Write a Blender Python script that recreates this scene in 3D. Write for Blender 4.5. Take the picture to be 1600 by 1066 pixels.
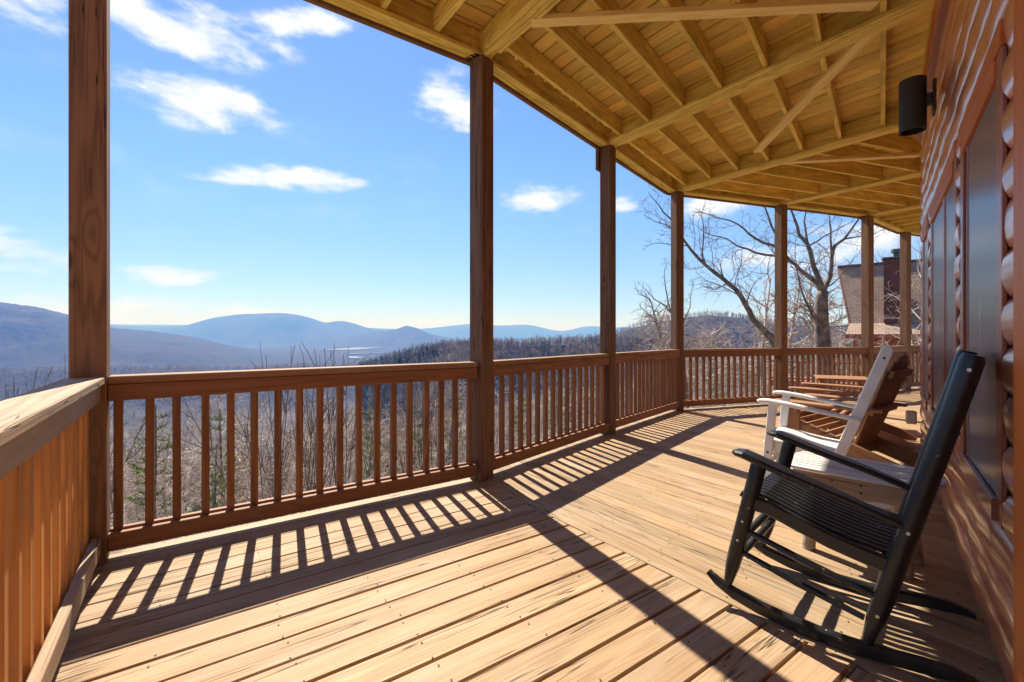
import bpy, math, random
import numpy as np
from mathutils import Matrix, Vector, noise as mnoise

for o in list(bpy.data.objects):
    bpy.data.objects.remove(o)
SC = bpy.context.scene
COL = SC.collection
R = math.radians
rng = random.Random(7)

# ------------------------------------------------------------------ camera
# world frame: x runs along the straight part of the deck, y straight out to the view, z=0 is the top of the deck
HEAD = 35.57                      # the camera looks this far clockwise of +y
CH, SH = math.cos(R(HEAD)), math.sin(R(HEAD))
cam = bpy.data.cameras.new('camera')
camo = bpy.data.objects.new('camera', cam)
COL.objects.link(camo)
camo.location = (0, 0, 1.15)
camo.rotation_euler = (R(90), 0, R(-HEAD))
cam.sensor_width = 36
cam.lens = 16.09
cam.shift_y = -0.005
cam.clip_start = 0.05
cam.clip_end = 120000
SC.camera = camo

# ------------------------------------------------------------------ light
SUN_EL, SUN_HEAD = 47.8, 9.3
SKY_STRENGTH = 0.073
HAZE = 0.00019
sund = Vector((math.sin(R(SUN_HEAD)) * math.cos(R(SUN_EL)), math.cos(R(SUN_HEAD)) * math.cos(R(SUN_EL)), math.sin(R(SUN_EL))))
sl = bpy.data.lights.new('sun', 'SUN')
sl.energy = 5.0
sl.angle = R(0.5)
sl.color = (1.0, 0.95, 0.87)
so = bpy.data.objects.new('sun', sl)
COL.objects.link(so)
so.rotation_euler = sund.to_track_quat('Z', 'Y').to_euler()
so.location = (0, 0, 50)

SC.view_settings.view_transform = 'Standard'
SC.view_settings.look = 'None'
SC.view_settings.gamma = 1
SC.view_settings.exposure = 1.0
SC.view_settings.use_curve_mapping = False
SC.render.engine = 'CYCLES'
SC.cycles.max_bounces = 8
SC.cycles.diffuse_bounces = 5
SC.cycles.volume_bounces = 0
SC.cycles.use_denoising = True


class NG:
    """small node-graph helper"""
    def __init__(s, tree):
        s.t = tree
        s.n = tree.nodes
        s.l = tree.links

    def add(s, typ, **kw):
        nd = s.n.new(typ)
        for k, v in kw.items():
            setattr(nd, k, v)
        return nd

    def put(s, sock, v):
        if v is None:
            return
        if isinstance(v, bpy.types.NodeSocket):
            s.l.new(v, sock)
        else:
            sock.default_value = v

    def m(s, op, a, b=None, c=None, clamp=False):
        nd = s.add('ShaderNodeMath', operation=op, use_clamp=clamp)
        s.put(nd.inputs[0], a)
        if b is not None:
            s.put(nd.inputs[1], b)
        if c is not None:
            s.put(nd.inputs[2], c)
        return nd.outputs[0]

    def vm(s, op, a, b=None, scale=None):
        nd = s.add('ShaderNodeVectorMath', operation=op)
        s.put(nd.inputs[0], a)
        if b is not None:
            s.put(nd.inputs[1], b)
        if scale is not None:
            s.put(nd.inputs['Scale'], scale)
        return nd.outputs[0]

    def mix(s, f, a, b, mode='MIX'):
        nd = s.add('ShaderNodeMix', data_type='RGBA', blend_type=mode)
        s.put(nd.inputs[0], f)
        s.put(nd.inputs[6], a)
        s.put(nd.inputs[7], b)
        return nd.outputs[2]

    def noise(s, vec, scale=5, detail=2, rough=0.5, dist=0.0):
        nd = s.add('ShaderNodeTexNoise')
        if vec is not None:
            s.put(nd.inputs['Vector'], vec)
        nd.inputs['Scale'].default_value = scale
        nd.inputs['Detail'].default_value = detail
        nd.inputs['Roughness'].default_value = rough
        nd.inputs['Distortion'].default_value = dist
        return nd.outputs[0]

    def ramp(s, f, lo, hi, a=0.0, b=1.0, smooth=True):
        nd = s.add('ShaderNodeMapRange', interpolation_type='SMOOTHSTEP' if smooth else 'LINEAR')
        s.put(nd.inputs[0], f)
        for i, v in ((1, lo), (2, hi), (3, a), (4, b)):
            nd.inputs[i].default_value = v
        return nd.outputs[0]

    def combine(s, x, y, z):
        nd = s.add('ShaderNodeCombineXYZ')
        for i, v in enumerate((x, y, z)):
            s.put(nd.inputs[i], v)
        return nd.outputs[0]


def rgb(c):
    return (c[0], c[1], c[2], 1.0)


# ------------------------------------------------------------------ sky with clouds (world)
w = bpy.data.worlds.new('World')
SC.world = w
w.use_nodes = True
g = NG(w.node_tree)
for nd in list(g.n):
    g.n.remove(nd)
sky = g.add('ShaderNodeTexSky', sky_type='NISHITA')
sky.sun_disc = False
sky.sun_elevation = R(SUN_EL)
sky.sun_rotation = R(SUN_HEAD)
sky.altitude = 600
sky.air_density = 1.0
sky.dust_density = 0.1
sky.ozone_density = 2.2
tc = g.add('ShaderNodeTexCoord')
sep = g.add('ShaderNodeSeparateXYZ')
g.l.new(tc.outputs['Generated'], sep.inputs[0])
az = g.m('ARCTAN2', sep.outputs[0], sep.outputs[1])
el = g.m('ARCSINE', sep.outputs[2])
# cloud-layer noise on direction, flattened so that the clouds stretch sideways
cv = g.combine(az, g.m('MULTIPLY', el, 2.3), 0.37)
n1 = g.noise(cv, 8.0, 10, 0.60, 0.12)
n2 = g.noise(cv, 2.6, 4, 0.5, 0.1)
nn = g.m('ADD', g.m('MULTIPLY', n1, 0.7), g.m('MULTIPLY', n2, 0.3))
# clouds: heading east of the camera axis and elevation (degrees), half sizes, tilt, weight
CLOUDS = [(-36, 28.6, 9.0, 2.5, 0.10, 1.10), (-47.5, 28.0, 7, 3.0, 0.12, 1.0), (-27.0, 31.4, 8, 1.5, 0.2, 0.75),
          (-34, 22.9, 6.4, 2.1, -0.02, 1.15), (-25.5, 17.3, 10, 1.2, 0.06, 0.98), (-6.5, 26.6, 5.2, 3.2, 0.0, 0.85),
          (2.5, 16.6, 5.2, 1.6, 0.02, 1.1), (-47, 7.4, 6.0, 2.0, -0.05, 1.0), (-37, 6.3, 5.0, 1.2, 0.0, 0.75),
          (-38, 2.4, 16, 1.4, 0.0, 0.72), (14.3, 15.2, 3, 1.1, 0.0, 0.9), (23.5, 14.6, 5, 2.4, 0.05, 1.1),
          (-12, 1.5, 22, 1.0, 0.0, 0.45), (33, 9.0, 9, 2.0, 0.1, 0.7), (60, 17, 12, 3, 0, 1.0), (88, 24, 9, 4, 0, 1.1),
          (120, 12, 14, 3, 0, 1.0), (150, 30, 10, 4, 0.1, 1.1), (-175, 18, 12, 3, 0, 1.0), (-140, 26, 10, 4, 0, 1.1),
          (-110, 14, 13, 3, 0, 1.0), (-80, 22, 10, 3, 0, 1.1), (-75, 6, 12, 2, 0, 0.8), (45, 40, 8, 5, 0, 1.0), (-60, 52, 9, 6, 0, 1.0)]
tot = None
for (ch, ce, hw, hh, tilt, wt) in CLOUDS:
    da = g.m('SUBTRACT', az, R(ch + HEAD) if ch + HEAD < 180 else R(ch + HEAD - 360))
    de = g.m('SUBTRACT', g.m('SUBTRACT', el, R(ce)), g.m('MULTIPLY', da, tilt))
    qa = g.m('POWER', g.m('ABSOLUTE', g.m('DIVIDE', da, R(hw))), 2.0)
    qe = g.m('POWER', g.m('ABSOLUTE', g.m('DIVIDE', de, R(hh))), 2.0)
    b = g.m('MULTIPLY', g.m('EXPONENT', g.m('MULTIPLY', g.m('ADD', qa, qe), -1.0)), wt)
    tot = b if tot is None else g.m('MAXIMUM', tot, b)
dens = g.ramp(g.m('ADD', g.m('MULTIPLY', tot, 0.70), g.m('MULTIPLY', g.m('SUBTRACT', nn, 0.5), 2.9)), 0.14, 0.74)
dens = g.m('MULTIPLY', dens, g.ramp(tot, 0.08, 0.4))
cirr = g.m('MULTIPLY', g.ramp(nn, 0.52, 0.80), 0.16)
dens = g.m('MAXIMUM', dens, g.m('MULTIPLY', cirr, g.ramp(el, 0.0, 0.12)))
tint = g.mix(g.ramp(el, 0.0, 0.36), (0.68, 0.73, 1.26, 1), (0.79, 0.965, 1.24, 1))
skyc = g.mix(1.0, sky.outputs[0], tint, 'MULTIPLY')
cloudc = g.mix(g.ramp(n1, 0.35, 0.75), (6.6, 6.9, 7.6, 1), (8.0, 8.0, 8.2, 1))
cc = g.mix(g.m('MULTIPLY', dens, 0.95), skyc, cloudc)
bg = g.add('ShaderNodeBackground')
g.l.new(cc, bg.inputs[0])
bg.inputs[1].default_value = SKY_STRENGTH
wo = g.add('ShaderNodeOutputWorld')
g.l.new(bg.outputs[0], wo.inputs[0])


# ------------------------------------------------------------------ materials
def new_mat(name):
    m = bpy.data.materials.new(name)
    m.use_nodes = True
    gg = NG(m.node_tree)
    for nd in list(gg.n):
        gg.n.remove(nd)
    out = gg.add('ShaderNodeOutputMaterial')
    bs = gg.add('ShaderNodeBsdfPrincipled')
    gg.l.new(bs.outputs[0], out.inputs[0])
    return m, gg, bs


def wood(name, light, dark, alt, rough=0.6, ring=9.0, contrast=0.6, bump=0.25, knots=0.5, weather=None, wamt=0.5, spec=0.4,
         coat=0.0, mould=None, vary=0.5, crack=0.0, fsc=85.0, streak=0.0, rdist=5.0):
    """board wood: grain runs along local X; every board gets its own offset, tone and knots"""
    m, gg, bs = new_mat(name)
    t = gg.add('ShaderNodeTexCoord')
    oi = gg.add('ShaderNodeObjectInfo')
    off = gg.combine(gg.m('MULTIPLY', oi.outputs['Random'], 91.0), gg.m('MULTIPLY', oi.outputs['Random'], 57.3),
                     gg.m('MULTIPLY', oi.outputs['Random'], 23.7))
    v = gg.vm('ADD', t.outputs['Object'], off)
    kn = gg.add('ShaderNodeTexVoronoi')
    kv = gg.vm('MULTIPLY', v, (1.7, 7.0, 7.0))
    gg.l.new(kv, kn.inputs['Vector'])
    kn.inputs['Scale'].default_value = 1.0
    kd = kn.outputs['Distance']
    # knots bend the rings round them
    fld = gg.noise(gg.vm('MULTIPLY', v, (0.55 * 5.0 / rdist if rdist < 5 else 0.45, rdist, rdist)), 1.0, 2, 0.45)
    fld = gg.m('ADD', fld, gg.m('MULTIPLY', gg.ramp(kd, 0.0, 0.34, 1.0, 0.0), 0.18 * knots))
    rg = gg.m('PINGPONG', gg.m('MULTIPLY', fld, ring), 0.5)
    rg = gg.ramp(rg, 0.02, 0.40)
    fine = gg.noise(gg.vm('MULTIPLY', v, (2.6, fsc, fsc)), 1.0, 4, 0.6)
    mid = gg.noise(gg.vm('MULTIPLY', v, (0.9, 16, 16)), 1.0, 3, 0.55)
    f = gg.m('ADD', gg.m('MULTIPLY', rg, 0.55), gg.m('ADD', gg.m('MULTIPLY', gg.ramp(fine, 0.3, 0.7), 0.22), gg.m('MULTIPLY', gg.ramp(mid, 0.3, 0.7), 0.23)))
    f = gg.m('ADD', gg.m('MULTIPLY', gg.m('SUBTRACT', f, 0.5), contrast * 1.6), 0.5, clamp=True)
    col = gg.mix(f, rgb(dark), rgb(light))
    if streak > 0:
        st = gg.noise(gg.vm('MULTIPLY', v, (1.3, 125, 125)), 1.0, 4, 0.7)
        sw = gg.ramp(gg.noise(gg.vm('MULTIPLY', v, (0.7, 6, 6)), 1.0, 2), 0.35, 0.65, 0.35, 1.0)
        col = gg.mix(gg.m('MULTIPLY', gg.m('MULTIPLY', gg.ramp(st, 0.50, 0.64), sw), streak), col, rgb(tuple(c * 0.62 for c in dark)))
    rv = gg.m('FRACT', gg.m('MULTIPLY', oi.outputs['Random'], 7.13))
    col = gg.mix(gg.m('MULTIPLY', rv, vary), col, rgb(alt), 'MIX')
    val = gg.m('ADD', 1.0 - 0.22 * vary, gg.m('MULTIPLY', gg.m('FRACT', gg.m('MULTIPLY', oi.outputs['Random'], 13.7)), 0.40 * vary))
    col = gg.mix(1.0, col, gg.combine(val, val, val), 'MULTIPLY')
    if weather is not None:
        wn = gg.noise(gg.vm('MULTIPLY', v, (1.2, 4.5, 4.5)), 1.0, 5, 0.6)
        col = gg.mix(gg.m('MULTIPLY', gg.ramp(wn, 0.42, 0.72), wamt), col, rgb(weather))
    if mould is not None:
        mn = gg.noise(gg.vm('MULTIPLY', v, (2.4, 5.0, 5.0)), 1.0, 4, 0.62)
        col = gg.mix(gg.m('MULTIPLY', gg.ramp(mn, 0.46, 0.70), mould[3]), col, rgb(mould))
    if knots > 0:
        kpick = gg.add('ShaderNodeSeparateColor')
        gg.l.new(kn.outputs['Color'], kpick.inputs[0])
        kk = gg.m('MULTIPLY', gg.ramp(kd, 0.04, 0.115, 1.0, 0.0), gg.m('GREATER_THAN', kpick.outputs[0], 1.0 - 0.42 * knots))
        col = gg.mix(gg.m('MULTIPLY', kk, 0.85), col, rgb(tuple(c * 0.28 for c in dark)))
    if crack > 0:
        ck = gg.noise(gg.vm('MULTIPLY', v, (0.9, 30, 30)), 1.0, 2, 0.5)
        ckm = gg.m('MULTIPLY', gg.ramp(gg.m('ABSOLUTE', gg.m('SUBTRACT', ck, 0.5)), 0.0, 0.022, 1.0, 0.0),
                   gg.ramp(gg.noise(gg.vm('MULTIPLY', v, (0.8, 9, 9)), 1.0, 1), 0.50, 0.56))
        col = gg.mix(gg.m('MULTIPLY', ckm, crack), col, rgb(tuple(c * 0.18 for c in dark)))
    gg.l.new(col, bs.inputs['Base Color'])
    gg.put(bs.inputs['Roughness'], gg.ramp(fine, 0.2, 0.8, rough - 0.08, rough + 0.1, False))
    bs.inputs['Specular IOR Level'].default_value = spec
    if coat:
        bs.inputs['Coat Weight'].default_value = coat
        bs.inputs['Coat Roughness'].default_value = 0.16
        bs.inputs['Coat IOR'].default_value = 1.5 + 0.35 * (coat > .9)
    hgt = gg.m('ADD', gg.m('MULTIPLY', fine, 0.6), gg.m('MULTIPLY', mid, 0.5))
    if crack > 0:
        hgt = gg.m('SUBTRACT', hgt, gg.m('MULTIPLY', ckm, 0.8))
    bp = gg.add('ShaderNodeBump')
    bp.inputs['Strength'].default_value = bump
    bp.inputs['Distance'].default_value = 0.004
    gg.l.new(hgt, bp.inputs['Height'])
    gg.l.new(bp.outputs[0], bs.inputs['Normal'])
    return m


def plain(name, c, rough=0.5, var=0.12, scale=8.0, spec=0.5, metal=0.0, bump=0.0, wear=None, coords='Object', c2=None):
    m, gg, bs = new_mat(name)
    t = gg.add('ShaderNodeTexCoord')
    oi = gg.add('ShaderNodeObjectInfo')
    off = gg.combine(gg.m('MULTIPLY', oi.outputs['Random'], 31.0), gg.m('MULTIPLY', oi.outputs['Random'], 17.0), 0.0)
    v = gg.vm('ADD', t.outputs[coords], off)
    n = gg.noise(v, scale, 5, 0.6)
    c2 = c2 or tuple(min(1, x * (1 + 2 * var)) for x in c)
    col = gg.mix(gg.ramp(n, 0.3, 0.7), rgb(tuple(x * (1 - var) for x in c)), rgb(c2))
    if wear is not None:
        wn = gg.noise(v, 46.0, 6, 0.72)
        w2 = gg.noise(v, 5.0, 3, 0.5)
        wm = gg.m('MULTIPLY', gg.ramp(wn, 0.62, 0.68), gg.ramp(w2, 0.5, 0.62))
        col = gg.mix(gg.m('MULTIPLY', wm, wear[3]), col, rgb(wear))
    gg.l.new(col, bs.inputs['Base Color'])
    gg.put(bs.inputs['Roughness'], gg.ramp(n, 0.2, 0.8, rough - 0.07, rough + 0.07, False))
    bs.inputs['Specular IOR Level'].default_value = spec
    bs.inputs['Metallic'].default_value = metal
    if bump:
        bp = gg.add('ShaderNodeBump')
        bp.inputs['Strength'].default_value = bump
        bp.inputs['Distance'].default_value = 0.01
        gg.l.new(gg.noise(v, scale * 5, 5, 0.6), bp.inputs['Height'])
        gg.l.new(bp.outputs[0], bs.inputs['Normal'])
    return m


M_FLOOR = wood('deck_boards_wood', (0.45, 0.312, 0.175), (0.26, 0.158, 0.08), (0.395, 0.238, 0.125), rough=0.62, ring=10, contrast=0.62, fsc=150.0, streak=0.72, rdist=9.0,
               bump=0.8, knots=0.8, weather=(0.44, 0.335, 0.24), wamt=0.55, spec=0.3, vary=0.85, crack=0.9)
M_RAIL = wood('stained_railing_wood', (0.335, 0.14, 0.055), (0.18, 0.066, 0.023), (0.28, 0.118, 0.05), rough=0.6, contrast=0.95, knots=1.1, streak=0.6, rdist=9.0,
              weather=(0.20, 0.10, 0.055), wamt=0.6, vary=0.7, crack=0.4)
M_SLAT = wood('bounce_lit_rail_wood', (0.72, 0.31, 0.075), (0.46, 0.175, 0.04), (0.62, 0.27, 0.07), rough=0.6, contrast=0.9, knots=0.9, streak=0.4, rdist=9.0,
              weather=(0.22, 0.12, 0.06), wamt=0.4, vary=0.6, crack=0.3)  # brighter copy of the railing wood, bounce light put into its colour
M_CAP = wood('weathered_cap_wood', (0.46, 0.33, 0.22), (0.27, 0.17, 0.10), (0.36, 0.24, 0.15), rough=0.75, contrast=0.55, knots=0.4, streak=0.6, rdist=8.0,
             weather=(0.36, 0.29, 0.23), wamt=0.6, vary=0.5, crack=0.9, bump=0.5)
M_CAPR = wood('brown_cap_wood', (0.33, 0.165, 0.075), (0.19, 0.085, 0.035), (0.30, 0.16, 0.08), rough=0.7, contrast=0.55, knots=0.4,
              weather=(0.36, 0.25, 0.17), wamt=0.6, vary=0.5, crack=0.7, bump=0.4)
M_POST = wood('brown_post_wood', (0.215, 0.105, 0.055), (0.12, 0.052, 0.026), (0.18, 0.09, 0.05), rough=0.7, ring=8, streak=0.6, rdist=8.0, contrast=0.95, knots=1.2,
              weather=(0.17, 0.11, 0.075), wamt=0.5, vary=0.35, crack=0.95)
M_POSTF = wood('tan_post_wood', (0.27, 0.135, 0.065), (0.155, 0.075, 0.034), (0.235, 0.12, 0.06), rough=0.7, ring=8, streak=0.6, rdist=8.0, contrast=0.9, knots=1.2,
               weather=(0.21, 0.13, 0.08), wamt=0.5, vary=0.35, crack=0.9)
M_JOIST = wood('treated_joist_pine', (0.90, 0.69, 0.19), (0.60, 0.39, 0.075), (0.80, 0.58, 0.13), rough=0.65, ring=11, contrast=0.7, knots=0.6, streak=0.45,
               mould=(0.34, 0.30, 0.05, 0.6), vary=0.5, crack=0.4)
M_CEIL = wood('treated_ceiling_boards', (0.92, 0.72, 0.23), (0.68, 0.44, 0.095), (0.78, 0.50, 0.13), rough=0.65, ring=12, contrast=0.65, knots=0.7, streak=0.22,
              mould=(0.46, 0.40, 0.08, 0.55), vary=1.0, crack=0.5)
M_BRACE = wood('fresh_brace_pine', (0.93, 0.74, 0.32), (0.74, 0.50, 0.16), (0.88, 0.67, 0.26), rough=0.6, ring=10, contrast=0.55, knots=0.7,
               vary=0.3)
M_LOG = wood('red_varnished_logs', (0.68, 0.235, 0.11), (0.48, 0.14, 0.06), (0.61, 0.20, 0.09), rough=0.32, ring=6, contrast=0.5, knots=0.5,
             vary=0.4, spec=0.8, coat=1.0, bump=0.12)
M_TRIM = wood('orange_varnished_trim', (0.62, 0.17, 0.03), (0.44, 0.10, 0.016), (0.56, 0.145, 0.026), rough=0.45, ring=6, contrast=0.5, knots=0.4,
              vary=0.3, spec=0.3, coat=0.0, bump=0.1)
M_CASE = wood('dark_red_casing', (0.34, 0.085, 0.03), (0.21, 0.046, 0.016), (0.29, 0.07, 0.027), rough=0.38, ring=6, contrast=0.45, knots=0.2,
              vary=0.4, spec=0.6, coat=0.5, bump=0.1)
M_ADIR = wood('brown_stained_chair_wood', (0.40, 0.20, 0.095), (0.25, 0.11, 0.05), (0.34, 0.165, 0.08), rough=0.6, contrast=0.5, knots=0.3,
              vary=0.4, weather=(0.24, 0.16, 0.11), wamt=0.35)
M_TTOP = wood('weathered_white_slats', (0.78, 0.75, 0.73), (0.52, 0.47, 0.44), (0.68, 0.64, 0.62), rough=0.75, contrast=0.7, knots=0.2,
              weather=(0.30, 0.24, 0.20), wamt=0.55, vary=0.4, crack=0.8)
M_TAPR = wood('bare_table_apron_wood', (0.42, 0.29, 0.19), (0.28, 0.17, 0.10), (0.40, 0.27, 0.18), rough=0.75, contrast=0.5, knots=0.5,
              weather=(0.40, 0.33, 0.28), wamt=0.6, crack=0.5)
M_BLACK = plain('black_chair_paint', (0.012, 0.0125, 0.0135), rough=0.33, var=0.2, scale=14, spec=0.45, wear=(0.55, 0.52, 0.48, 0.8), bump=0.06)
M_WHITE = plain('white_chair_paint', (0.74, 0.72, 0.70), rough=0.5, var=0.05, scale=10, wear=(0.45, 0.40, 0.36, 0.5), bump=0.05)
M_SCREW = plain('bare_screw_heads', (0.55, 0.52, 0.48), rough=0.4, metal=0.6)
M_NAIL = plain('rusty_nail_heads', (0.035, 0.022, 0.015), rough=0.7)
M_BRONZE = plain('dark_bronze_metal', (0.030, 0.027, 0.025), rough=0.45, var=0.1, scale=3, metal=0.3)
M_BARKLOG = plain('pale_peeled_log', (0.30, 0.23, 0.17), rough=0.85, var=0.35, scale=18, bump=0.6)
M_PLASTIC = plain('tan_outlet_plastic', (0.46, 0.40, 0.32), rough=0.5)
M_CLIP = plain('white_clip_plastic', (0.8, 0.8, 0.78), rough=0.5)
M_BARK = plain('grey_brown_bark', (0.155, 0.125, 0.105), rough=0.9, var=0.4, scale=6, bump=0.5, spec=0.2)
M_TWIG = plain('pale_bare_twigs', (0.47, 0.375, 0.315), rough=0.85, var=0.25, scale=1.5, spec=0.25)
M_TWIGD = plain('dark_bare_twigs', (0.14, 0.108, 0.09), rough=0.85, var=0.3, scale=1.5, spec=0.25)
M_BUD = plain('red_budding_twigs', (0.42, 0.15, 0.13), rough=0.85, var=0.3, scale=1.5, spec=0.2)
M_NEEDLE = plain('yellow_green_needles', (0.145, 0.175, 0.045), rough=0.8, var=0.35, scale=2.0, spec=0.25)
M_NEEDLED = plain('dark_pine_needles', (0.05, 0.066, 0.032), rough=0.85, var=0.4, scale=0.2, spec=0.2)
M_FORV = plain('valley_bare_trees', (0.30, 0.24, 0.195), rough=0.95, var=0.35, scale=0.05, spec=0.1)
M_FORT = plain('far_bare_trees', (0.225, 0.175, 0.142), rough=0.95, var=0.35, scale=0.05, spec=0.1)
M_MIDT = plain('grey_bare_woods', (0.36, 0.28, 0.235), rough=0.9, var=0.35, scale=0.3, spec=0.15)
M_FASC = plain('red_brown_fascia', (0.26, 0.085, 0.045), rough=0.6, var=0.2, scale=4)
M_CHIM = plain('dark_red_chimney_boards', (0.085, 0.03, 0.026), rough=0.75, var=0.25, scale=3)
M_METAL = plain('grey_flue_metal', (0.10, 0.09, 0.085), rough=0.5, metal=0.5)


def glass_mat():
    """insect-screened window: grey mesh in front of a dark room, faint sheen"""
    m, gg, bs = new_mat('screened_window_glass')
    t = gg.add('ShaderNodeTexCoord')
    n = gg.noise(t.outputs['Object'], 1.6, 3, 0.5)
    streak = gg.ramp(gg.noise(gg.vm('MULTIPLY', t.outputs['Object'], (13.0, 13.0, 0.8)), 1.0, 2, 0.4), 0.64, 0.68)
    sn = gg.ramp(gg.noise(t.outputs['Object'], 2.2, 1), 0.45, 0.6)
    col = gg.mix(gg.ramp(n, 0.3, 0.7), (0.105, 0.122, 0.15, 1), (0.135, 0.152, 0.18, 1))
    col = gg.mix(gg.m('MULTIPLY', gg.m('MULTIPLY', streak, sn), 0.5), col, (0.5, 0.52, 0.54, 1))  # pale streaks are reflections painted into the pane colour
    gg.l.new(col, bs.inputs['Base Color'])
    bs.inputs['Roughness'].default_value = 0.22
    bs.inputs['Specular IOR Level'].default_value = 0.5
    return m


M_GLASS = glass_mat()


def shingle_mat():
    m, gg, bs = new_mat('brown_roof_shingles')
    t = gg.add('ShaderNodeTexCoord')
    br = gg.add('ShaderNodeTexBrick')
    sp = gg.add('ShaderNodeSeparateXYZ')
    gg.l.new(t.outputs['Object'], sp.inputs[0])
    v = gg.combine(sp.outputs[0], sp.outputs[1], 0.0)
    gg.l.new(v, br.inputs['Vector'])
    br.inputs['Scale'].default_value = 1.0
    br.inputs['Brick Width'].default_value = 0.24
    br.inputs['Row Height'].default_value = 0.13
    br.inputs['Mortar Size'].default_value = 0.012
    br.inputs['Mortar Smooth'].default_value = 0.4
    br.inputs['Color1'].default_value = (0.42, 0.275, 0.195, 1)
    br.inputs['Color2'].default_value = (0.31, 0.19, 0.135, 1)
    br.inputs['Mortar'].default_value = (0.16, 0.10, 0.075, 1)
    n = gg.noise(t.outputs['Object'], 1.3, 4, 0.6)
    col = gg.mix(gg.ramp(n, 0.3, 0.75, 0.0, 0.5), br.outputs[0], (0.48, 0.36, 0.28, 1))
    gg.l.new(col, bs.inputs['Base Color'])
    bs.inputs['Roughness'].default_value = 0.9
    bp = gg.add('ShaderNodeBump')
    bp.inputs['Strength'].default_value = 0.7
    bp.inputs['Distance'].default_value = 0.03
    gg.l.new(br.outputs['Fac'], bp.inputs['Height'])
    bp.invert = True
    gg.l.new(bp.outputs[0], bs.inputs['Normal'])
    return m


M_SHINGLE = shingle_mat()


def ground_mat(name, near):
    m, gg, bs = new_mat(name)
    geo = gg.add('ShaderNodeNewGeometry')
    p = geo.outputs['Position']
    if near:
        a = gg.noise(p, 0.9, 8, 0.65)
        b = gg.noise(p, 9.0, 6, 0.7)
        c = gg.noise(p, 0.35, 4, 0.6)
        col = gg.mix(gg.ramp(b, 0.3, 0.7), (0.20, 0.155, 0.115, 1), (0.38, 0.30, 0.235, 1))
        col = gg.mix(gg.m('MULTIPLY', gg.ramp(c, 0.5, 0.62), gg.ramp(a, 0.4, 0.6)), col, (0.13, 0.17, 0.045, 1))
        far = gg.noise(p, 0.012, 8, 0.62)
        fc = gg.mix(gg.ramp(far, 0.38, 0.62), (0.13, 0.105, 0.082, 1), (0.20, 0.16, 0.125, 1))
        fc = gg.mix(gg.ramp(gg.noise(p, 0.004, 6, 0.6), 0.56, 0.66), fc, (0.06, 0.075, 0.04, 1))
        ln = gg.vm('LENGTH', p)
        nd = gg.n[-1]
        fc = gg.mix(gg.ramp(nd.outputs['Value'], 420, 1300), fc, gg.mix(gg.ramp(far, 0.4, 0.6), (0.032, 0.028, 0.027, 1), (0.055, 0.046, 0.042, 1)))
        col = gg.mix(gg.ramp(nd.outputs['Value'], 40, 130), col, fc)
    else:
        a = gg.noise(gg.vm('MULTIPLY', p, (1, 1, 0.5)), 0.0042, 9, 0.66)
        b = gg.noise(gg.vm('MULTIPLY', p, (1, 1, 0.35)), 0.035, 6, 0.7)
        col = gg.mix(gg.ramp(a, 0.36, 0.64), (0.030, 0.026, 0.026, 1), (0.055, 0.045, 0.042, 1))
        col = gg.mix(gg.ramp(b, 0.35, 0.7), col, (0.072, 0.058, 0.054, 1))
        col = gg.mix(gg.m('MULTIPLY', gg.ramp(gg.noise(p, 0.0026, 6, 0.6), 0.53, 0.64), 0.7), col, (0.036, 0.044, 0.027, 1))
    gg.l.new(col, bs.inputs['Base Color'])
    bs.inputs['Roughness'].default_value = 0.95
    bs.inputs['Specular IOR Level'].default_value = 0.1
    bp = gg.add('ShaderNodeBump')
    bp.inputs['Strength'].default_value = 0.8 if not near else 0.5
    bp.inputs['Distance'].default_value = 14.0 if not near else 0.08
    gg.l.new(gg.noise(p, 0.03 if not near else 6.0, 6, 0.65), bp.inputs['Height'])
    gg.l.new(bp.outputs[0], bs.inputs['Normal'])
    return m


M_GROUND = ground_mat('leaf_litter_and_grass', True)
M_HILL = ground_mat('wooded_hillside', False)
M_HILLN = ground_mat('near_wooded_hillside', False)
for nd in M_HILLN.node_tree.nodes:
    if nd.type == 'MIX':
        for s_ in (nd.inputs[6], nd.inputs[7]):
            if not s_.is_linked:
                c_ = s_.default_value
                s_.default_value = (c_[0] * 1.7, c_[1] * 1.6, c_[2] * 1.3, 1)
M_FIELD = plain('pale_winter_field', (0.16, 0.155, 0.105), rough=0.95, var=0.15, scale=0.01)

# ------------------------------------------------------------------ object helpers
WM = {}


def link(name, data, M=None, parent=None, mat=None):
    o = bpy.data.objects.new(name, data)
    COL.objects.link(o)
    M = M if M is not None else Matrix.Identity(4)
    if parent is not None:
        o.parent = parent
        o.matrix_basis = WM[parent.name].inverted() @ M
    else:
        o.matrix_basis = M
    WM[o.name] = M.copy()
    if mat is not None and data is not None and not data.materials:
        data.materials.append(mat)
    return o


def tag(o, label=None, cat=None, group=None, kind=None):
    for k, v in (('label', label), ('category', cat), ('group', group), ('kind', kind)):
        if v:
            o[k] = v
    return o


def empty(name, loc=(0, 0, 0), rz=0.0, **kw):
    o = link(name, None, Matrix.Translation(loc) @ Matrix.Rotation(rz, 4, 'Z'))
    o.empty_display_size = 0.2
    return tag(o, **kw)


def mesh_of(name, verts, faces, smooth=False):
    me = bpy.data.meshes.new(name)
    me.from_pydata([tuple(v) for v in verts], [], faces)
    if smooth:
        me.polygons.foreach_set('use_smooth', [True] * len(me.polygons))
    me.update()
    return me


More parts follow.
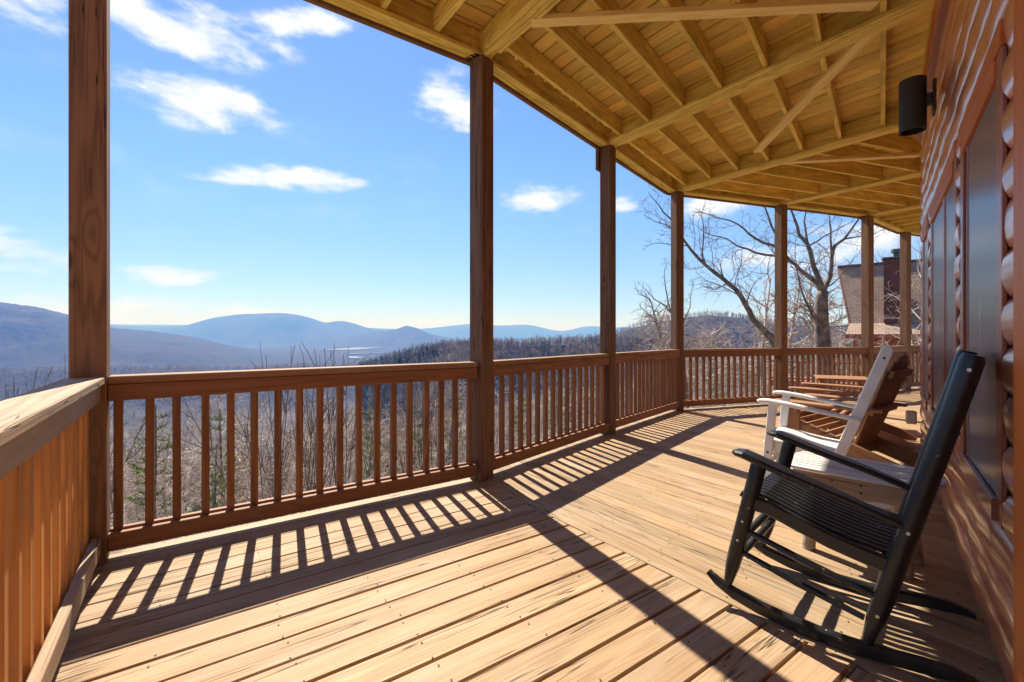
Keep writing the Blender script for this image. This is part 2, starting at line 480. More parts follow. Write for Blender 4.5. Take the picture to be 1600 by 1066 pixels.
def mesh_np(name, V, F, smooth=False):
    """triangle mesh from numpy arrays"""
    me = bpy.data.meshes.new(name)
    V = np.asarray(V, dtype=np.float32)
    F = np.asarray(F, dtype=np.int32)
    me.vertices.add(len(V))
    me.vertices.foreach_set('co', V.ravel())
    k = F.shape[1]
    me.loops.add(len(F) * k)
    me.loops.foreach_set('vertex_index', F.ravel())
    me.polygons.add(len(F))
    me.polygons.foreach_set('loop_start', np.arange(0, len(F) * k, k, dtype=np.int32))
    me.polygons.foreach_set('loop_total', np.full(len(F), k, dtype=np.int32))
    if smooth:
        me.polygons.foreach_set('use_smooth', np.ones(len(F), dtype=bool))
    me.update(calc_edges=True)
    me.validate()
    return me


_cb = {}


def cbox_mesh(L, Wd, H, b=0.003):
    """chamfered box, length along X, centred"""
    key = (round(L, 3), round(Wd, 4), round(H, 4), b)
    if key in _cb:
        return _cb[key]
    b = min(b, Wd * 0.3, H * 0.3, L * 0.3)
    hx, hy, hz = L / 2, Wd / 2, H / 2
    vs, idx = [], {}
    for sx in (-1, 1):
        for sy in (-1, 1):
            for sz in (-1, 1):
                for ax in range(3):
                    p = [sx * (hx - b), sy * (hy - b), sz * (hz - b)]
                    p[ax] = (sx * hx, sy * hy, sz * hz)[ax]
                    idx[(sx, sy, sz, ax)] = len(vs)
                    vs.append(p)
    fs = []

    def quad(a, b_, c, d):
        fs.append([a, b_, c, d])
    for ax in range(3):
        o1, o2 = [i for i in range(3) if i != ax]
        for s in (-1, 1):
            loop = []
            for (p, q) in ((-1, -1), (1, -1), (1, 1), (-1, 1)):
                k = [0, 0, 0]
                k[ax] = s
                k[o1] = p
                k[o2] = q
                loop.append(idx[(k[0], k[1], k[2], ax)])
            fs.append(loop)
    for ax in range(3):
        o1, o2 = [i for i in range(3) if i != ax]
        for p in (-1, 1):
            for q in (-1, 1):
                k0, k1 = [0, 0, 0], [0, 0, 0]
                k0[ax], k1[ax] = -1, 1
                for k in (k0, k1):
                    k[o1] = p
                    k[o2] = q
                quad(idx[(*k0, o1)], idx[(*k1, o1)], idx[(*k1, o2)], idx[(*k0, o2)])
    for sx in (-1, 1):
        for sy in (-1, 1):
            for sz in (-1, 1):
                fs.append([idx[(sx, sy, sz, 0)], idx[(sx, sy, sz, 1)], idx[(sx, sy, sz, 2)]])
    # orient outwards
    V = np.array(vs)
    out = []
    for f in fs:
        c = V[f].mean(0)
        nrm = np.cross(V[f[1]] - V[f[0]], V[f[2]] - V[f[0]])
        out.append(f if nrm.dot(c) > 0 else f[::-1])
    me = mesh_of('board', vs, out)
    _cb[key] = me
    return me


def frame(p0, p1, up=(0, 0, 1)):
    p0, p1 = Vector(p0), Vector(p1)
    x = (p1 - p0)
    L = x.length
    x.normalize()
    up = Vector(up)
    y = up.cross(x)
    if y.length < 1e-5:
        y = Vector((0, 1, 0)).cross(x)
    y.normalize()
    z = x.cross(y)
    M = Matrix((x, y, z)).transposed().to_4x4()
    M.translation = (p0 + p1) / 2
    return M, L


def board(name, p0, p1, wd, h, mat, parent=None, up=(0, 0, 1), bev=0.003):
    """straight board whose centre line runs p0-p1; wd across, h along up"""
    M, L = frame(p0, p1, up)
    me = cbox_mesh(L, wd, h, bev)
    if me.materials and me.materials[0] is not mat:
        me = me.copy()
        me.materials[0] = mat
        key = (round(L, 3), round(wd, 4), round(h, 4), bev, mat.name)
        me = _cb.setdefault(key, me)
    return link(name, me, M, parent, mat)


def prism(name, pts, z0, z1, mat, parent=None, ch=0.003, axis=None):
    """flat plank with a 4-corner plan outline (counter-clockwise), slightly eased top and bottom edges; local X along axis"""
    P = [Vector((p[0], p[1], 0)) for p in pts]
    c = sum(P, Vector()) / len(P)
    ax = Vector((axis[0], axis[1], 0)).normalized() if axis else (P[1] - P[0]).normalized()
    M = Matrix((ax, Vector((-ax.y, ax.x, 0)), Vector((0, 0, 1)))).transposed().to_4x4()
    M.translation = Vector((c.x, c.y, (z0 + z1) / 2))
    Mi = M.inverted()
    nP = len(P)
    ins = []
    for i in range(nP):
        a, b, d = P[i - 1], P[i], P[(i + 1) % nP]
        e1, e2 = (b - a).normalized(), (d - b).normalized()
        n1_, n2_ = Vector((-e1.y, e1.x, 0)), Vector((-e2.y, e2.x, 0))
        k = n1_ + n2_
        k = k / max(0.3, k.dot(n1_))
        ins.append(b + k * ch)
    rows = [(ins, z0), (P, z0 + ch), (P, z1 - ch), (ins, z1)]
    vs = [Mi @ Vector((p.x, p.y, z)) for row, z in rows for p in row]
    fs = []
    for r in range(3):
        for i in range(nP):
            j = (i + 1) % nP
            fs.append([r * nP + i, r * nP + j, (r + 1) * nP + j, (r + 1) * nP + i])
    fs.append(list(range(nP))[::-1])
    fs.append([3 * nP + i for i in range(nP)])
    return link(name, mesh_of('plank', vs, fs), M, parent, mat)


def tube_arrays(pts, radii, sides=6, cap=True):
    P = np.array([tuple(p) for p in pts], float)
    n = len(P)
    T = np.zeros_like(P)
    T[1:-1] = P[2:] - P[:-2]
    T[0] = P[1] - P[0]
    T[-1] = P[-1] - P[-2]
    T /= np.maximum(np.linalg.norm(T, axis=1, keepdims=True), 1e-9)
    ref = np.array([0, 0, 1.0]) if abs(T[0][2]) < 0.9 else np.array([1.0, 0, 0])
    U = np.cross(T, ref)
    U /= np.maximum(np.linalg.norm(U, axis=1, keepdims=True), 1e-9)
    Vv = np.cross(T, U)
    a = np.linspace(0, 2 * np.pi, sides, endpoint=False)
    rad = np.array(radii, float)[:, None, None]
    ring = P[:, None, :] + rad * (np.cos(a)[None, :, None] * U[:, None, :] + np.sin(a)[None, :, None] * Vv[:, None, :])
    verts = ring.reshape(-1, 3)
    i = np.arange(n - 1)[:, None] * sides
    k = np.arange(sides)[None, :]
    k2 = (k + 1) % sides
    A, B, C_, D = (i + k).ravel(), (i + k2).ravel(), (i + sides + k2).ravel(), (i + sides + k).ravel()
    F = np.concatenate([np.stack([A, B, C_], 1), np.stack([A, C_, D], 1)])
    if cap:
        caps = []
        for base, rev in ((0, False), ((n - 1) * sides, True)):
            for q in range(1, sides - 1):
                caps.append([base, base + q + 1, base + q] if not rev else [base, base + q, base + q + 1])
        F = np.concatenate([F, np.array(caps)])
    return verts, F


def tube(name, pts, radii, mat, parent=None, sides=12, smooth=True):
    """round member; local X along its chord so that grain follows it"""
    pts = [Vector(p) for p in pts]
    if not hasattr(radii, '__len__'):
        radii = [radii] * len(pts)
    M, _ = frame(pts[0], pts[-1])
    Mi = M.inverted()
    V, F = tube_arrays([Mi @ p for p in pts], radii, sides)
    me = mesh_np('member', V, F, smooth)
    if smooth:
        me.shade_smooth() if hasattr(me, 'shade_smooth') else None
        try:
            me.set_sharp_from_angle(angle=R(50))
        except Exception:
            pass
    return link(name, me, M, parent, mat)


def sweep(name, pts, wds, hs, lat, mat, parent=None, ch=0.004):
    """rectangular eased section swept along a polyline; lat is the (constant) width direction"""
    pts = [Vector(p) for p in pts]
    n = len(pts)
    if not hasattr(wds, '__len__'):
        wds = [wds] * n
    if not hasattr(hs, '__len__'):
        hs = [hs] * n
    lat = Vector(lat).normalized()
    M, _ = frame(pts[0], pts[-1])
    Mi = M.inverted()
    vs, fs = [], []
    for i, p in enumerate(pts):
        t = (pts[min(i + 1, n - 1)] - pts[max(i - 1, 0)]).normalized()
        up = lat.cross(t).normalized()
        a, b = wds[i] / 2, hs[i] / 2
        c = min(ch, a * 0.6, b * 0.6)
        for (sx, sz) in ((-a + c, -b), (a - c, -b), (a, -b + c), (a, b - c), (a - c, b), (-a + c, b), (-a, b - c), (-a, -b + c)):
            vs.append(Mi @ (p + lat * sx + up * sz))
    for i in range(n - 1):
        for k in range(8):
            k2 = (k + 1) % 8
            fs.append([i * 8 + k, i * 8 + k2, (i + 1) * 8 + k2, (i + 1) * 8 + k])
    fs.append(list(range(8))[::-1])
    fs.append([(n - 1) * 8 + k for k in range(8)])
    V = np.array([tuple(v) for v in vs])
    f0 = fs[0]
    c0 = V[:8].mean(0)
    nrm = np.cross(V[f0[1]] - V[f0[0]], V[f0[2]] - V[f0[0]])
    if nrm.dot(V[f0].mean(0) - (V[:16].mean(0))) < 0:
        fs = [f[::-1] for f in fs]
    return link(name, mesh_of('member', vs, fs), M, parent, mat)


# ================================================================== deck geometry (metres)
G = Vector((0.9636, 0.2672, 0)).normalized()     # along the house wall and the first slanted railing
N = Vector((-G.y, G.x, 0))                       # from the wall out towards the view
Cc = Vector((0.9603, -0.279, 0)).normalized()    # along the railing past the prow
Mm = Vector((-Cc.y, Cc.x, 0))
EX, EY, EZ = Vector((1, 0, 0)), Vector((0, 1, 0)), Vector((0, 0, 1))
WALL = -0.33
P1c = Vector((-0.32, 3.06, 0))
P2c = Vector((1.90, 3.06, 0))
P3c = Vector((4.01, 3.645, 0))
P4c = Vector((6.12, 4.23, 0))
P5c = Vector((8.18, 3.63, 0))
P6c = Vector((10.24, 3.03, 0))
P7c = Vector((12.50, 3.03, 0))
P8c = Vector((14.7, 2.4, 0))
NP = P2c.dot(N)
MP = P4c.dot(Mm)
APEX = Vector((6.10, 1.357, 0))
ZB = 3.37                                        # underside of the beams


def WP(a, s, z=0.0):
    """a metres out from the log wall, s metres along it"""
    return G * s + N * (a + WALL) + EZ * z


def clip_y(x, lo=-2.4):
    """outer and inner end of a deck strip at this x"""
    if x < P6c.x + 0.1:
        yo = min((NP + 0.15 - x * N.x) / N.y, (MP + 0.15 - x * Mm.x) / Mm.y)
    else:
        yo = 3.22
    yi = (WALL - x * N.x) / N.y if x <= APEX.x else (APEX.dot(Mm) - x * Mm.x) / Mm.y
    return max(yi, lo) - 0.012, yo


# ------------------------------------------------------------------ deck floor
floor = empty('deck_floor', kind='structure')
pitch = 0.1455
k0 = 3.222
r2 = random.Random(3)
SEAM = 1.908
for k in range(37):
    y1 = k0 - pitch * k
    gap = 0.0115 if k > 5 else 0.007
    y0 = y1 - pitch + gap + r2.uniform(-0.001, 0.001)
    dz = r2.uniform(-0.0015, 0.0015)
    prism('deck_board', [(-0.56, y0), (SEAM - 0.006 + r2.uniform(-0.002, 0.001), y0), (SEAM - 0.006, y1), (-0.56, y1)], -0.028 + dz, dz, M_FLOOR, floor, axis=(1, 0))
x = SEAM
while x < 16.5:
    wdt = 0.1402
    gap = 0.0048 + r2.uniform(-0.001, 0.0016)
    x0, x1 = x, x + wdt
    a0, b0 = clip_y(x0)
    a1, b1 = clip_y(x1)
    dz = r2.uniform(-0.0015, 0.0015)
    prism('deck_board', [(x0, a0), (x1, a1), (x1, b1), (x0, b0)], -0.028 + dz, dz, M_FLOOR, floor, axis=(0, 1))
    x += wdt + gap
# floor frame under the boards
for xx in np.arange(-0.5, 1.9, 0.406):
    board('floor_joist', (xx, 3.14, -0.13), (xx, -2.1, -0.13), 0.038, 0.19, M_JOIST, floor)
for off in np.arange(2.52, -0.3, -0.40):
    s0, s1 = (1.95 + 0.2672 * off) / 0.9636, (6.15 + 0.2672 * off) / 0.9636
    a = G * s0 + N * off
    b = G * s1 + N * off
    board('floor_joist', (a.x, a.y, -0.13), (b.x, b.y, -0.13), 0.038, 0.19, M_JOIST, floor)
for a, b in ((P1c, P2c), (P2c, P4c), (P4c, P6c), (P6c, P7c + EX * 2)):
    u = (b - a).normalized()
    nrm = Vector((-u.y, u.x, 0))
    board('rim_board', a + nrm * 0.115 - EZ * 0.145 - u * 0.1, b + nrm * 0.115 - EZ * 0.145, 0.038, 0.23, M_RAIL, floor)
# nail heads, two at every joist
NV, NF = [], []


def nail(x, y):
    i = len(NV)
    r = 0.0042
    for q in range(6):
        NV.append((x + r * math.cos(q * math.pi / 3), y + r * math.sin(q * math.pi / 3), 0.0026))
    for q in range(1, 5):
        NF.append((i, i + q, i + q + 1))


for k in range(24):
    yc = k0 - pitch * (k + 0.5)
    for xx in np.arange(-0.5, 1.9, 0.406):
        for d in (-0.048, 0.045):
            if r2.random() < 0.9:
                nail(xx + r2.uniform(-0.012, 0.012), yc + d + r2.uniform(-0.008, 0.008))
x = SEAM
while x < 11:
    for off in np.arange(2.52, -0.3, -0.40):
        y = (off - (x + 0.07) * N.x) / N.y
        if x < 6.1:
            for d in (-0.045, 0.047):
                nail(x + 0.07 + d + r2.uniform(-0.008, 0.008), y + r2.uniform(-0.012, 0.012))
    x += 0.145
nh = link('nail_heads', mesh_np('nail_heads', NV, NF), None, floor, M_NAIL)
nh['kind'] = 'stuff'

# ------------------------------------------------------------------ posts
PW = 0.14


def post(corner, ax, mat, label, bevel=0.006):
    """6x6 post; corner is its inner corner nearest the house, ax its side direction"""
    ay = Vector((-ax.y, ax.x, 0))
    c = corner + ax * 0.07 + ay * 0.07
    M = Matrix((EZ, ax, ay)).transposed().to_4x4()
    # local X up the post so that the grain runs vertically
    M.translation = c + EZ * (ZB / 2)
    me = cbox_mesh(ZB - 0.002, PW, PW, bevel)
    if me.materials and me.materials[0] is not mat:
        me = me.copy()
        me.materials[0] = mat
    o = link('porch_post', me, M, None, mat)
    tag(o, label, 'post', 'posts holding up the upper deck')
    return o, c


POSTS = [
    post(P1c - EX * 0.14, EX, M_POSTF, 'reddish brown porch post at the left corner of the railing, cracked down its face'),
    post(P2c, G, M_POST, 'dark brown porch post in the middle of the view where the boards change direction'),
    post(P3c, G, M_POST, 'dark porch post with a notched block beside its top left edge'),
    post(P4c, Cc, M_POST, 'dark porch post at the outward point of the deck railing'),
    post(P5c, Cc, M_POSTF, 'porch post in front of the big bare tree'),
    post(P6c, Cc, M_POSTF, 'tan porch post standing before the neighbour house roof'),
    post(P7c, Cc, M_POSTF, 'farthest visible porch post beside the window wall'),
]
blk = POSTS[2][0]
cP3 = POSTS[2][1]
board('knee_block', cP3 - G * 0.03 + N * 0.09 + EZ * 3.10, cP3 - G * 0.03 + N * 0.09 + EZ * 3.36, 0.15, 0.036, M_POST, blk, up=N)
post(P8c, Cc, M_POSTF, 'porch post past the end of the view')
post(Vector((-0.46, 0.80, 0)), EX, M_POSTF, 'porch post beside the near end of the left railing')


# ------------------------------------------------------------------ railings
def railing(a, b, inward, mats, label, nb=None, first=0.05, capw=0.135):
    """a-b: centre line between two posts; inward: unit vector towards the deck"""
    mcap, mrail, mslat = mats
    u = (b - a).normalized()
    L = (b - a).length
    t = empty('deck_railing', a, math.atan2(u.y, u.x), label=label, cat='railing', group='railings round the deck')
    board('cap_rail', a + EZ * 0.9255, b + EZ * 0.9255, capw, 0.038, mcap, t, bev=0.005)
    for sgn in (1, -1):
        o = inward * 0.0405 * sgn
        board('top_rail', a + o + EZ * 0.8615, b + o + EZ * 0.8615, 0.036, 0.086, mrail, t, bev=0.004)
        board('bottom_rail', a + o + EZ * 0.10, b + o + EZ * 0.10, 0.036, 0.088, mrail, t, bev=0.004)
    n = nb or max(2, int(round((L - 2 * first) / 0.127)))
    for i in range(n + 1):
        p = a + u * (first + (L - 2 * first) * i / n + (r2.uniform(-0.004, 0.004)))
        lean = u * r2.uniform(-0.003, 0.003)
        board('baluster', p + EZ * 0.058, p + lean + EZ * 0.9045, 0.038, 0.038, mslat, t, up=inward, bev=0.003)
    return t


c1, c2, c3, c4, c5, c6, c7 = [p[1] for p in POSTS]
ST = (M_CAPR, M_RAIL, M_RAIL)
hp = 0.072
railing(c1 + EX * hp, Vector((c2.x - 0.085, c1.y, 0)), -EY, ST, 'long brown railing between the left corner post and the middle post', first=0.04)
railing(c2 + G * hp, c3 - G * hp, -N, ST, 'brown railing running from the middle post to the notched post')
railing(c3 + G * hp, c4 - G * hp, -N, ST, 'brown railing between the notched post and the outermost post')
railing(c4 + Cc * hp, c5 - Cc * hp, -Mm, ST, 'brown railing between the outermost post and the post before the bare tree')
railing(c5 + Cc * hp, c6 - Cc * hp, -Mm, ST, 'brown railing behind the chairs, left of the tan post')
railing(c6 + EX * hp, c7 - EX * hp, -EY, ST, 'short looking brown railing past the tan post, seen nearly end on')
railing(c7 + Cc * hp, P8c + Vector((0.07, 0.07, 0)), -Mm, ST, 'dark end of the railing beyond the farthest post, beside the window')
lr = railing(Vector((c1.x - 0.01, c1.y - hp, 0)), Vector((c1.x - 0.01, 0.945, 0)), EX, (M_CAP, M_CAP, M_SLAT),
             'left railing with a pale weathered cap and orange balusters', capw=0.15)

# ------------------------------------------------------------------ upper deck seen from below
ceil = empty('porch_ceiling', (0, 0, ZB), kind='structure')


def cb(name, p0, p1, wd, z0, z1, mat=M_JOIST):
    zc = (z0 + z1) / 2
    return board(name, (p0[0], p0[1], zc), (p1[0], p1[1], zc), wd, z1 - z0, mat, ceil)


ZJ, ZT = 3.412, 3.592
YB = -2.2
# rim boards: outer fascia, inner ply, ledger strip
for i, (a, b, nrm) in enumerate(((P1c + EX * -0.35, P2c, EY), (P2c, P4c, N), (P4c, P6c, Mm), (P6c, P7c, EY), (P7c, P8c, Mm))):
    u = (b - a).normalized()
    e0 = 0.0 if i == 0 else 0.02
    for off, wd, z0, z1, nm, mt in ((0.165, 0.038, 3.352, 3.612, 'fascia_board', M_POST), (0.125, 0.037, ZB + 0.004, 3.588, 'rim_joist', M_JOIST),
                                    (0.085, 0.037, ZB + 0.006, 3.586, 'rim_joist', M_JOIST), (0.046, 0.038, ZB + 0.002, ZJ - 0.004, 'ledger_strip', M_JOIST)):
        cb(nm, a + nrm * off - u * (0.04 if i else 0), b + nrm * off + u * (off * 0.26 if i in (0, 3) else off * 0.26), wd, z0, z1, mt)
# beams from the posts to the house, doubled or tripled
BX = []
for c, n_ply, yw in ((c2, 2, YB), (c3, 3, None), (c4, 3, None), (c5, 3, None), (c6, 3, None)):
    yi = yw if yw is not None else clip_y(c.x)[0] + 0.06
    yo = c.y + 0.01
    for q in range(n_ply):
        xx = c.x + 0.01 + (q - (n_ply - 1) / 2) * 0.0405
        cb('beam_ply', (xx, yo), (xx, yi), 0.0385, ZB + r2.uniform(0, 0.005), 3.588)
    hw = n_ply * 0.0405 / 2
    for sgn in (-1, 1):
        xx = c.x + 0.01 + sgn * (hw + 0.018)
        cb('ledger_strip', (xx, yo - 0.16), (xx, yi), 0.034, ZB + 0.008, ZJ - 0.004)
    BX.append((c.x + 0.01, hw + 0.001))
# joists of the first bay run straight out to the rim
for xx in np.arange(1.523, -0.6, -0.405):
    cb('ceiling_joist', (xx, 3.122), (xx, YB), 0.038, ZJ, ZT - 0.004)
# joists of the two slanted bays follow the wall
for (xa, ha), (xb, hb) in ((BX[0], BX[1]), (BX[1], BX[2])):
    for k in range(7):
        off = 2.30 - 0.385 * k
        sa = (xa + ha + 0.2672 * off) / 0.9636
        sb = (xb - hb + 0.2672 * off) / 0.9636
        cb('ceiling_joist', G * sa + N * off, G * sb + N * off, 0.038, ZJ + r2.uniform(0, 0.004), ZT - 0.004)
for (xa, ha), (xb, hb) in ((BX[2], BX[3]), (BX[3], BX[4])):
    for k in range(7):
        off = 5.64 - 0.385 * k
        pa = Mm * off
        sa = (xa + ha - pa.x) / Cc.x
        sb = (xb - hb - pa.x) / Cc.x
        cb('ceiling_joist', Cc * sa + Mm * off, Cc * sb + Mm * off, 0.038, ZJ + r2.uniform(0, 0.004), ZT - 0.004)
for xx in np.arange(10.7, 14.5, 0.405):
    cb('ceiling_joist', (xx, 3.1 if xx < 12.4 else 2.8), (xx, -1.0), 0.038, ZJ, ZT - 0.004)
# ceiling boards (the floor of the deck above)
for k in range(37):
    y1 = 3.225 - 0.1455 * k
    y0 = y1 - 0.134 + r2.uniform(-.001, .001)
    prism('ceiling_board', [(-0.62, y0), (c2.x, y0), (c2.x, y1), (-0.62, y1)], ZT + r2.uniform(0, .003), ZT + 0.028, M_CEIL, ceil, ch=.008, axis=(1, 0))
x = c2.x + 0.004
while x < 15.5:
    a0, b0 = clip_y(x, -2.6)
    a1, b1 = clip_y(x + 0.133, -2.6)
    prism('ceiling_board', [(x, a0), (x + 0.133, a1), (x + 0.133, b1), (x, b0)], ZT + r2.uniform(0, .003), ZT + 0.028, M_CEIL, ceil, ch=.008, axis=(0, 1))
    x += 0.1445
prism('gap_dark_sheet', [(-0.6, -2.5), (15.4, -2.5), (15.4, 3.1), (10.2, 3.1), (6.12, 4.3), (1.9, 3.15), (-0.6, 3.15)], ZT + 0.032, ZT + 0.05, M_NAIL, ceil, axis=(1, 0))  # added black sheet so the gaps between ceiling boards look dark
# diagonal braces nailed under the joists
CAMR = lambda X, Y: (CH * X + SH * Y, -SH * X + CH * Y)
BR = []
for (A, B) in (((0.137, 3.26), (2.45, 3.085)), ((2.97, 5.55), (2.64, 3.34)), ((3.48, 5.90), (5.04, 5.66))):
    p, q = CAMR(*A), CAMR(*B)
    o = cb('diagonal_brace', p, q, 0.089, 3.372, ZJ - 0.002, M_BRACE)
    BR.append((Vector((*p, 0)), Vector((*q, 0))))
# white cable clips along the middle brace
p, q = BR[1]
u = (q - p).normalized()
sd = Vector((-u.y, u.x, 0))
for k, f in enumerate((0.03, 0.17, 0.27, 0.37, 0.52, 0.63, 0.90)):
    for sgn in (1,):
        pc = p + (q - p) * f + sd * 0.048 + EZ * 3.385
        tube('cable_clip', [pc - EZ * 0.016, pc + EZ * 0.018], [0.0032, 0.0032], M_CLIP, ceil, 6)
# loose nail points and bits of cord under the joists
for (xx, off, ln) in ((2.9, 2.30, 0.09), (3.1, 2.30, 0.06), (2.7, 1.92, 0.08), (3.3, 1.92, 0.07), (7.0, 5.255, 0.10), (7.2, 5.255, 0.10), (7.5, 5.255, 0.1),
                      (7.75, 5.255, 0.12), (8.7, 5.255, 0.11), (8.9, 5.255, 0.1), (9.1, 5.255, 0.11), (9.35, 5.255, 0.1), (7.6, 4.1, 0.14), (7.8, 4.1, 0.13),
                      (6.9, 4.87, 0.1), (7.1, 4.87, 0.11)):
    if xx < 6:
        pp = G * ((xx + 0.2672 * off) / 0.9636) + N * (off - 0.022)
    else:
        pp = Cc * ((xx - Mm.x * off) / Cc.x) + Mm * (off - 0.022)
    tube('hanging_cord', [pp + EZ * 3.42, pp + EZ * (3.42 + ln * 0.5) + G * 0.01, pp + EZ * (3.42 + ln) + G * 0.004], 0.0016, M_CLIP, ceil, 5)

# ------------------------------------------------------------------ log house
house = empty('log_house', WP(0, 3.0), math.atan2(G.y, G.x), label='red varnished log cabin wall with tall screened windows', cat='house')
S0, S1 = -3.0, (APEX.dot(G))
LOGH = 0.162


def log_piece(s0, s1, row, G_=None, N_=None, org=None, seed=0):
    """half-round hewn log course between two places on the wall"""
    z0 = row * LOGH - 0.02
    L = s1 - s0
    nu = max(2, int(L / 0.045))
    prof = [(-0.5, -0.006), (-0.46, 0.003), (-0.30, 0.013), (-0.1, 0.018), (0.12, 0.018), (0.30, 0.014), (0.46, 0.004), (0.5, -0.006)]
    vs, fs = [], []
    for i in range(nu + 1):
        u = -L / 2 + L * i / nu
        for (pz, pd) in prof:
            z = pz * LOGH
            q = Vector(((s0 + s1) / 2 + u, row * 3.17 + seed, z))
            d = pd
            if pd > 0:
                f1 = mnoise.voronoi(Vector((q.x * 3.4 + row * .37, q.y, z * 5.0)))[0]
                d += 0.013 * (f1[0] - 0.35) * min(1, pd / 0.014) + 0.003 * mnoise.noise(Vector((q.x * 3, q.y * 2, z * 9)))
            vs.append((u, d, z))
    k = len(prof)
    for i in range(nu):
        for j in range(k - 1):
            fs.append([i * k + j, i * k + j + 1, (i + 1) * k + j + 1, (i + 1) * k + j])
    # square cut ends
    fs.append([j for j in range(k)])
    fs.append([nu * k + j for j in range(k)][::-1])
    M = Matrix((G_ or G, N_ or N, EZ)).transposed().to_4x4()
    base = (org if org is not None else WP(0, 0)) + (G_ or G) * ((s0 + s1) / 2)
    M.translation = base + EZ * (z0 + LOGH / 2)
    me = mesh_of('log', vs, fs, True)
    me.set_sharp_from_angle(angle=R(60))
    return link('wall_log', me, M, house, M_LOG)


WIN = [(2.23, 3.25), (3.43, 5.06), (5.32, 6.02)]
rows_win = range(3, 14)
for row in range(0, 20):
    if row in rows_win:
        edges = [1.985, 2.20, 3.26, 3.42, 5.07, 5.31, 6.03, S1]
        segs = [(S0, 1.5)] + [(edges[i], edges[i + 1]) for i in (0, 2, 4, 6)]
    else:
        segs = [(S0, 1.5), (1.985, S1)]
    for a, b in segs:
        log_piece(a, b, row)
# the backing wall behind the logs and the house's far side past the prow corner
board('wall_sheathing', WP(-0.08, S0, 1.75), WP(-0.08, S1 - 0.02, 1.75), 0.12, 3.6, M_CASE, house)
for row in range(0, 20):
    log_piece(0.0, 5.0, row, Cc, Mm, APEX.copy(), 50)
board('wall_sheathing', APEX - Mm * 0.08 + EZ * 1.75 + Cc * 0.02, APEX + Cc * 5 - Mm * 0.08 + EZ * 1.75, 0.12, 3.6, M_CASE, house)
board('frieze_board', WP(0.028, S0, 3.29), WP(0.028, S1 - 0.01, 3.29), 0.056, 0.155, M_TRIM, house)
board('frieze_board', WP(0.016, S0, 3.17), WP(0.016, S1 - 0.01, 3.17), 0.085, 0.07, M_CASE, house)
board('wall_ledger', WP(0.022, S0, 3.49), WP(0.022, S1 + 0.0, 3.49), 0.04, 0.19, M_JOIST, house)
# corner boards
M_ = Matrix((EZ, G, N)).transposed().to_4x4()
M_.translation = WP(0.0, 1.875, 1.60)
link('corner_trim', cbox_mesh(3.22, 0.19, 0.06, 0.004).copy(), M_, house, M_TRIM)
M2 = M_.copy()
M2.translation = WP(0.0, 1.64, 1.60)
link('corner_trim', cbox_mesh(3.22, 0.27, 0.068, 0.005).copy(), M2, house, M_TRIM)


def vboard(name, s0, s1, z0, z1, a0, a1, mat, parent, bev=0.003):
    M = Matrix((EZ, G, N)).transposed().to_4x4()
    M.translation = WP((a0 + a1) / 2, (s0 + s1) / 2, (z0 + z1) / 2)
    me = cbox_mesh(z1 - z0, s1 - s0, a1 - a0, bev)
    if me.materials and me.materials[0] is not mat:
        me = me.copy()
        me.materials[0] = mat
    return link(name, me, M, parent, mat)


def hboard(name, s0, s1, z0, z1, a0, a1, mat, parent):
    return board(name, WP((a0 + a1) / 2, s0, (z0 + z1) / 2), WP((a0 + a1) / 2, s1, (z0 + z1) / 2), a1 - a0, z1 - z0, mat, parent)


def window(s0, s1, panes, lab=None):
    """casing s0-s1, glass z .60-2.03"""
    root = vboard('window', s0 + 0.03, s1 - 0.03, 0.53, 2.10, -0.012, 0.004, M_CASE, house)
    zb, zt = 0.585, 2.045
    cw = 0.095
    vboard('casing', s0, s0 + cw, 0.50, 2.12, 0.004, 0.019, M_CASE, root)
    vboard('casing', s1 - cw, s1, 0.50, 2.12, 0.004, 0.019, M_CASE, root)
    hboard('casing', s0 - 0.01, s1 + 0.01, 2.122, 2.205, 0.003, 0.026, M_TRIM, root)
    hboard('sill', s0 + cw + 0.002, s1 - cw - 0.002, 0.50, 0.578, 0.003, 0.030, M_CASE, root)
    hboard('window_head', s0 + cw + 0.002, s1 - cw - 0.002, 2.05, 2.118, 0.003, 0.026, M_TRIM, root)
    for (g0, g1) in panes:
        me = mesh_of('pane', [(0, -(g1 - g0) / 2, -(zt - zb) / 2), (0, (g1 - g0) / 2, -(zt - zb) / 2), (0, (g1 - g0) / 2, (zt - zb) / 2), (0, -(g1 - g0) / 2, (zt - zb) / 2),
                              (-0.004, -(g1 - g0) / 2, -(zt - zb) / 2), (-0.004, (g1 - g0) / 2, -(zt - zb) / 2), (-0.004, (g1 - g0) / 2, (zt - zb) / 2), (-0.004, -(g1 - g0) / 2, (zt - zb) / 2)],
                     [[0, 1, 2, 3], [7, 6, 5, 4], [0, 4, 5, 1], [1, 5, 6, 2], [2, 6, 7, 3], [3, 7, 4, 0]])
        M = Matrix((N, G, EZ)).transposed().to_4x4()
        # (N, G, Z) is left handed: flip G
        M = Matrix((N, -G, EZ)).transposed().to_4x4()
        M.translation = WP(0.0125, (g0 + g1) / 2, (zb + zt) / 2)
        link('pane', me, M, root, M_GLASS)
        f = 0.022
        vboard('screen_frame', g0 - f, g0 - 0.001, zb - 0.004, zt + 0.004, 0.005, 0.0165, M_CASE, root)
        vboard('screen_frame', g1 + 0.001, g1 + f, zb - 0.004, zt + 0.004, 0.005, 0.0165, M_CASE, root)
    for i in range(len(panes) - 1):
        vboard('mullion', panes[i][1] + 0.03, panes[i + 1][0] - 0.03, 0.58, 2.05, 0.004, 0.019, M_CASE, root)
    return root


window(2.215, 3.25, [(2.335, 3.03)])
window(3.43, 5.06, [(3.55, 4.0), (4.16, 4.93)])
window(5.32, 6.02, [(5.45, 5.89)])

